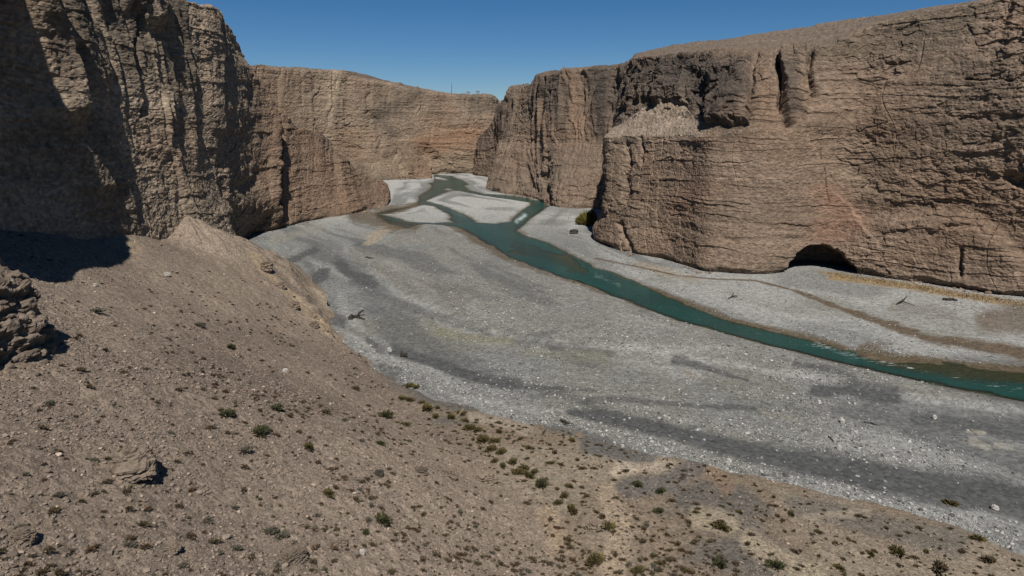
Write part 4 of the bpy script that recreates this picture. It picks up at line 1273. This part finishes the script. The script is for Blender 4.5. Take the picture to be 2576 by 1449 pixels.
# golden dry grass below the cave wall
def blades(name, pts, wpx, n, h, cols, label, seed):
    q = np.random.RandomState(seed)
    pts = np.array([gp(*p)[:2] for p in pts])
    L = np.concatenate([[0], np.cumsum(np.hypot(*np.diff(pts, axis=0).T))])
    s = q.uniform(0, L[-1], n)
    bx = np.interp(s, L, pts[:, 0]); by = np.interp(s, L, pts[:, 1])
    bx = bx + q.normal(0, wpx, n); by = by + q.normal(0, wpx, n)
    bz = bed_lookup(bx, by, 'Z')
    a = q.uniform(0, 6.28, n); hh = h * q.uniform(.5, 1.2, n)
    w = .07
    p = np.stack([bx, by, bz], 1)
    sd = np.stack([np.cos(a), np.sin(a), 0 * a], 1) * w
    tip = p + np.stack([q.normal(0, .15, n), q.normal(0, .15, n), hh], 1)
    V = np.stack([p - sd, p + sd, tip], 1).reshape(-1, 3)
    c = np.repeat(np.asarray(cols)[q.randint(0, len(cols), n)] * q.uniform(.75, 1.2, (n, 1)), 3, axis=0)
    return tag(mesh_np(name, V, np.arange(3 * n).reshape(-1, 3), M_PLANT, c), label, 'grass', kind='stuff')


blades('dry_grass', [(2085, 690), (2180, 702), (2300, 722), (2420, 743), (2576, 766)], 1.5, 3600, .30, [(.235, .165, .085), (.20, .14, .075), (.27, .195, .11)],
       'golden dry grass in a strip at the foot of the cliff', 71)


# --- logs and rocks
def tube_np(pts, radii, nseg=9, seed=0):
    q = np.random.RandomState(seed)
    pts = np.asarray(pts, float)
    # resample with a little crookedness
    t = np.linspace(0, len(pts) - 1, 4 * (len(pts) - 1) + 1)
    P = np.stack([np.interp(t, np.arange(len(pts)), pts[:, k]) for k in range(3)], 1)
    R = np.interp(t, np.arange(len(radii)), radii)
    P[1:-1] += q.normal(0, 1, P[1:-1].shape) * R[1:-1, None] * .35
    T = np.gradient(P, axis=0); T /= np.linalg.norm(T, axis=1, keepdims=True)
    A = np.cross(T, [0.13, 0.21, 1.0]); A /= np.linalg.norm(A, axis=1, keepdims=True)
    B = np.cross(T, A)
    an = np.linspace(0, 2 * np.pi, nseg, endpoint=False)
    rr = R[:, None] * (1 + q.uniform(-.15, .15, (len(P), nseg)))
    V = P[:, None] + rr[..., None] * (A[:, None] * np.cos(an)[None, :, None] + B[:, None] * np.sin(an)[None, :, None])
    n = len(P)
    f = []
    for i in range(n - 1):
        for j in range(nseg):
            k = (j + 1) % nseg
            f.append((i * nseg + j, i * nseg + k, (i + 1) * nseg + k, (i + 1) * nseg + j))
    V = np.concatenate([V.reshape(-1, 3), P[:1], P[-1:]])
    for j in range(nseg):
        k = (j + 1) % nseg
        f.append((n * nseg, k, j, j)); f.append((n * nseg + 1, (n - 1) * nseg + j, (n - 1) * nseg + k, (n - 1) * nseg + k))
    return V, f


def tube_obj(name, pts, radii, colr, seed=0, parent=None, nseg=9, mat=None):
    V, f = tube_np(pts, radii, nseg, seed)
    me = bpy.data.meshes.new(name)
    f = [tuple(dict.fromkeys(a)) for a in f]
    me.from_pydata([tuple(v) for v in V], [], f)
    a = me.attributes.new('Col', 'FLOAT_COLOR', 'POINT')
    for d_ in a.data: d_.color = (*colr, 1)
    me.materials.append(mat or M_WOOD)
    o = bpy.data.objects.new(name, me)
    COL.objects.link(o)
    if parent: o.parent = parent
    return o


def gz(px, py, up=0.0):
    p, d_, e_ = hit_ground(px, py)
    if e_ < 0: p[2] = float(bed_lookup(np.array([p[0]]), np.array([p[1]]), 'Z')[0])
    p[2] += up
    return p


WOODD = (.032, .026, .021)
tr_ = tube_obj('driftwood_branch', [gz(878, 804, .25), gz(884, 803, .35), gz(897, 800, .3)], [.42, .36, .2], WOODD, 1)
tag(tr_, 'dark forked driftwood branch lying on grey river gravel', 'driftwood')
tube_obj('limb', [gz(896, 800, .3), gz(905, 797, .5), gz(914, 795, .9), gz(917, 797, 1.0)], [.2, .17, .12, .06], WOODD, 2, tr_)
tube_obj('limb', [gz(894, 801, .3), gz(906, 803, .2), gz(918, 806, .15)], [.19, .14, .05], WOODD, 3, tr_)
t2 = tube_obj('driftwood_snag', [gz(1008, 899, .15), gz(1016, 898, .3), gz(1024, 895, .3)], [.2, .16, .08], WOODD, 4)
tag(t2, 'small twisted dark root snag on the dark sand streak', 'driftwood')
for k, a in enumerate([[(1014, 898, .2), (1010, 893, .5)], [(1016, 898, .2), (1020, 902, .3)], [(1018, 897, .2), (1026, 900, .1)], [(1014, 898, .2), (1006, 896, .4)]]):
    tube_obj('root', [gz(*a[0]), gz(*a[1])], [.12, .05], WOODD, 5 + k, t2)
tag(tube_obj('driftwood_pole', [gz(1148, 1051, .08), gz(1158, 1045, .15), gz(1166, 1039, .45)], [.14, .12, .09], (.16, .125, .085), 9), 'pale bare pole leaning among bushes at the terrace edge', 'driftwood')
t3 = tube_obj('driftwood_log', [gz(1408, 1060, .1), gz(1420, 1066, .15), gz(1432, 1071, .1)], [.14, .18, .1], WOODD, 10)
tag(t3, 'short dark log stranded where white stones meet the sand', 'driftwood')
tube_obj('limb', [gz(1412, 1068, .1), gz(1426, 1075, .1)], [.08, .05], (.07, .055, .045), 11, t3)
tag(tube_obj('driftwood_log', [gz(2172, 1063, .08), gz(2190, 1067, .1), gz(2206, 1071, .08)], [.10, .12, .06], (.05, .045, .04), 12), 'thin dark log lying level on open grey gravel', 'driftwood')
tag(tube_obj('driftwood_stick', [gz(2084, 1100, .06), gz(2090, 1106, .1), gz(2097, 1113, .06)], [.07, .08, .04], (.04, .035, .03), 13), 'short dark stick on gravel left of the thin level log', 'driftwood')
tag(tube_obj('driftwood_log', [gz(2372, 756, .2), gz(2388, 757, .25), gz(2406, 758, .2)], [.24, .28, .18], WOODD, 14), 'dark straight log on far gravel below the golden grass', 'driftwood')
t4 = tube_obj('driftwood_branch', [gz(1832, 752, .1), gz(1842, 749, .3), gz(1856, 747, .2)], [.10, .14, .06], WOODD, 15)
tag(t4, 'small dark twiggy branch on the gravel of the far bank', 'driftwood')
tube_obj('twig', [gz(1842, 749, .3), gz(1846, 744, .8)], [.08, .03], WOODD, 16, t4)
tag(tube_obj('driftwood_stick', [gz(920, 648, .1), gz(930, 651, .2), gz(940, 652, .1)], [.12, .12, .08], WOODD, 17), 'tiny dark stick on the far left gravel flat', 'driftwood')
t5 = tube_obj('driftwood_branch', [gz(2256, 768, .2), gz(2270, 764, .5), gz(2280, 758, .9)], [.12, .14, .06], WOODD, 18)
tag(t5, 'dark bent branch on the stony ridge right of the brown rill', 'driftwood')
tube_obj('twig', [gz(2268, 764, .4), gz(2300, 772, .2)], [.1, .04], WOODD, 19, t5)


def rock(name, sx, sy, w, h, label, seed, colr=TALUS, dep=.8, power=2.8, amp=.9, rot=0.0, sink=.25, tilt=0.0):
    p = gz(sx, sy)
    s = np.linalg.norm(p - np.array([0, 0, CAMZ])) / F
    o = knob(name, (0, 0, 0), (w * s * .5, w * s * .5 * dep, h * s * .6), 72, 44, seed, power=power, amp=amp, colr=colr, mat=M_SLAB)
    o.location = p + np.array([0, 0, h * s * .6 * (1 - 2 * sink)])
    o.rotation_euler = (tilt, 0, rot)
    return tag(o, label, 'boulder')


M_SLAB = earth_mat('boulder_rock', strata=.15, speck=.15, speck_scale=9.0, fine=.3, bump=.6, bump_d=.05, bscale=3.0, sq=1.4)
rock('boulder', 342, 1196, 78, 62, 'leaning block of layered rock half buried on the scree slope', 31, TALUS * .95, .75, 3.4, .9, .5, .2, -.35)
rock('boulder', 738, 1412, 62, 40, 'long low dark slab of rock near the bottom edge', 32, TALUS * .7, .5, 3.2, 1.0, .9, .35)
rock('boulder', 1226, 1212, 52, 34, 'rounded bedrock hump just above the foot of the slope', 33, TALUS, .7, 2.6, .9, .3, .4)
rock('boulder', 1130, 1198, 48, 22, 'thin broken rock ledge on the lower scree slope', 34, TALUS * .85, .45, 3.4, 1.0, -.6, .35)
rock('boulder', 1060, 1190, 30, 18, 'small dark hollowed rock left of the thin broken ledge', 35, TALUS * .6, .6, 3.0, 1.0, .2, .3)
rock('boulder', 954, 1196, 20, 14, 'small blackish rock on the scree left of the ledges', 36, DARK * .9, .8, 3.4, .9, .2, .2)
rock('boulder', 672, 682, 26, 26, 'crumbling earth block at the top of the river-cut bank', 37, TALUS * 1.0, .8, 2.6, 1.0, .2, .2)
rock('boulder', 742, 776, 24, 20, 'crumbling earth block halfway down the river-cut bank', 38, TALUS * .95, .8, 2.8, 1.0, .4, .25)
rock('boulder', 790, 822, 22, 16, 'low crumbling earth block near the lower river-cut bank', 39, TALUS * .9, .8, 2.8, 1.0, .7, .3)
rock('boulder', 708, 725, 20, 18, 'small earth block between the two crumbling bank blocks', 40, TALUS * 1.0, .8, 2.8, 1.0, .9, .25)
rock('boulder', 1444, 588, 22, 11, 'flat dark boulder alone on the far gravel bank', 41, np.array([0.050, 0.046, 0.042]), .6, 3.0, .8, .1, .15)
rock('boulder', 1500, 1330, 40, 26, 'small grey heap of stones on the sand beside a mounded bush', 42, TALUS * 1.0, .8, 2.2, 1.0, .2, .35)
rock('boulder', 850, 1368, 44, 16, 'low embedded rock rib on the lowest part of the scree', 43, TALUS * .9, .5, 3.0, 1.0, .6, .4)
rock('boulder', 62, 1362, 40, 30, 'dark angular rock in the bottom left corner of the slope', 44, TALUS * .75, .7, 3.2, 1.0, .3, .3)
rock('boulder', 425, 1378, 50, 18, 'wide flat rock rib in the lower left of the scree', 45, TALUS * .85, .5, 3.2, 1.0, -.3, .4)
for k, (sx, sy, w, h, lab) in enumerate([
        (718, 936, 11, 8, 'brightest white stone high on the right side of the scree'), (420, 694, 12, 8, 'white stone near the shadow of the cliff on the upper scree'),
        (240, 720, 9, 6, 'pale stone just outside the cliff shadow'), (980, 884, 12, 8, 'large pale stone at the left end of the dark sand streak'),
        (912, 1394, 12, 10, 'white stone low on the scree near the bottom edge'), (1832, 1163, 10, 8, 'white stone on the stones below the wide dark sand streak'),
        (2118, 1063, 12, 8, 'pale block on gravel left of the thin level log'), (2110, 1131, 12, 9, 'white rock alone on the wide dark sand streak'),
        (2502, 1282, 12, 8, 'white rock at the right end of the dark sand streak'), (1566, 1125, 8, 7, 'small white rock at the left of the wide dark sand'),
        (2350, 1055, 9, 7, 'pale rock on grey sand right of the thin level log'), (1712, 1065, 10, 7, 'pale rock in the middle of the near gravel')]):
    rock('stone', sx, sy, w, h, lab, 60 + k, np.array([0.350, 0.333, 0.300]), .8, 2.6, .9, k * .7, .15)

# tall willow bush in the recess beside the far gravel bank
p = gz(1474, 566)
wb = bpy.data.objects.new('willow_bush', None); COL.objects.link(wb); wb.location = p
tag(wb, 'tall yellowish green willow bush at the dark recess of the right cliff', 'bush')
VV, FF, CC, off = [], [], [], 0
for k, (ox, oy, rr_, hh) in enumerate([(0, 0, 2.5, 5.4), (-1.4, .4, 1.7, 4.0), (1.5, .5, 1.9, 5.8), (.4, -1, 1.8, 4.2), (2.4, 1.2, 1.4, 4.6)]):
    v, f, c = tuft_np(700, rr_, hh, [(.15, .125, .028), (.115, .10, .024), (.18, .145, .034), (.085, .075, .022)], 90 + k, leaf=.13, up=.3)
    VV.append(v + np.array([ox, oy, 0])); FF.append(f + off); CC.append(c); off += len(v)
mesh_np('foliage', np.concatenate(VV), np.concatenate(FF), M_PLANT, np.concatenate(CC), parent=wb)
for k, (ox, oy, tx, ty, th) in enumerate([(0, 0, .4, .2, 3.8), (-.4, .2, -1.4, .3, 2.8), (.5, .2, 1.6, .4, 4.2), (.1, -.3, .5, -1, 3)]):
    tube_obj('stem', [(ox, oy, -.2), ((ox + tx) / 2, (oy + ty) / 2, th * .5), (tx, ty, th)], [.10, .07, .03], (.06, .045, .03), 100 + k, wb)

# mast and the two round dishes on the far plateau
metal, ntm, bsm, Lm = nodes('painted_metal')
bsm.inputs['Base Color'].default_value = (.16, .19, .22, 1); bsm.inputs['Roughness'].default_value = .5; bsm.inputs['Metallic'].default_value = .3
nn = ntm.nodes.new('ShaderNodeTexNoise'); nn.inputs['Scale'].default_value = 3
rr2 = ntm.nodes.new('ShaderNodeValToRGB'); rr2.color_ramp.elements[0].color = (.12, .15, .18, 1); rr2.color_ramp.elements[1].color = (.2, .23, .26, 1)
Lm.new(nn.outputs['Fac'], rr2.inputs[0]); Lm.new(rr2.outputs[0], bsm.inputs['Base Color'])
b0, b1 = pt(1136, 240, 446), pt(1136, 209, 446)
mast = tube_obj('mast', [b0 - np.array([0, 0, 3]), (b0 + b1) / 2, b1], [.26, .22, .16], (.2, .2, .2), 120, nseg=10, mat=metal)
tag(mast, 'thin tall grey mast on the rim of the far plateau', 'mast')
for k, (sx, sy, lab) in enumerate([(1178, 233, 'small round grey ring sign on the far rim nearer the mast'), (1202, 231, 'small round grey ring sign on the far rim farther from the mast')]):
    c0 = pt(sx, sy, 447)
    v, f = [], []
    R0, r0 = .85, .24
    for i in range(28):
        a = i / 28 * 2 * math.pi
        for j in range(8):
            b = j / 8 * 2 * math.pi
            v.append(((R0 + r0 * math.cos(b)) * math.cos(a), r0 * math.sin(b), (R0 + r0 * math.cos(b)) * math.sin(a)))
            f.append((i * 8 + j, i * 8 + (j + 1) % 8, ((i + 1) % 28) * 8 + (j + 1) % 8, ((i + 1) % 28) * 8 + j))
    me = bpy.data.meshes.new('ring_sign'); me.from_pydata(v, [], f); me.materials.append(metal)
    o = bpy.data.objects.new('ring_sign', me); COL.objects.link(o); o.location = c0
    tag(o, lab, 'sign')
    tube_obj('post', [(0, 0, -6), (0, 0, -3), (0, 0, -.95)], [.14, .13, .12], (.2, .2, .2), 130 + k, o, mat=metal)
    # a face plate inside the ring
    v = [(0, 0, 0)] + [(.5 * math.cos(i / 20 * 2 * math.pi), 0, .5 * math.sin(i / 20 * 2 * math.pi)) for i in range(20)]
    v = v + [(a, .08, c) for a, b, c in v]
    f = [(0, 1 + i, 1 + (i + 1) % 20) for i in range(20)] + [(21, 22 + (i + 1) % 20, 22 + i) for i in range(20)] + [(1 + i, 22 + i, 22 + (i + 1) % 20, 1 + (i + 1) % 20) for i in range(20)]
    me = bpy.data.meshes.new('disc'); me.from_pydata(v, [], f); me.materials.append(metal)
    dk = bpy.data.objects.new('disc', me); COL.objects.link(dk); dk.parent = o

# ------------------------------------------------------------------ light, sky, camera
SUN_EL = math.radians(53)
d = np.array([-0.14, 0.990])
az = math.atan2(-d[0], -d[1])       # compass-like angle of the sun, from +Y towards +X
w = bpy.data.worlds.new('World'); scene.world = w; w.use_nodes = True
nt = w.node_tree
sky = nt.nodes.new('ShaderNodeTexSky'); sky.sky_type = 'NISHITA'; sky.sun_disc = False
sky.sun_elevation = SUN_EL; sky.sun_rotation = az
sky.altitude = 3000; sky.air_density = 1.0; sky.dust_density = 1.6; sky.ozone_density = 4
hs = nt.nodes.new('ShaderNodeHueSaturation'); hs.inputs['Saturation'].default_value = 1.28
nt.links.new(sky.outputs[0], hs.inputs['Color']); nt.links.new(hs.outputs[0], nt.nodes['Background'].inputs[0])
nt.nodes['Background'].inputs[1].default_value = 0.05
sl = bpy.data.lights.new('sun', 'SUN'); sl.energy = 5.0; sl.angle = math.radians(.53); sl.color = (1, .955, .89)
so = bpy.data.objects.new('sun', sl); COL.objects.link(so)
ce = math.cos(SUN_EL)
import mathutils
so.rotation_euler = mathutils.Vector((d[0] * ce, d[1] * ce, -math.sin(SUN_EL))).to_track_quat('-Z', 'Y').to_euler()
cam = bpy.data.cameras.new('camera'); co = bpy.data.objects.new('camera', cam); COL.objects.link(co)
cam.sensor_width = 36; cam.lens = 36 * F / 2576; cam.clip_start = .5; cam.clip_end = 6000
co.location = (0, 0, CAMZ); co.rotation_euler = (math.pi / 2 - PITCH, 0, 0)
scene.camera = co
scene.view_settings.view_transform = 'Standard'; scene.view_settings.look = 'None'
scene.view_settings.exposure = 0.28; scene.view_settings.gamma = 1
scene.cycles.max_bounces = 6; scene.cycles.diffuse_bounces = 1; scene.cycles.transparent_max_bounces = 8
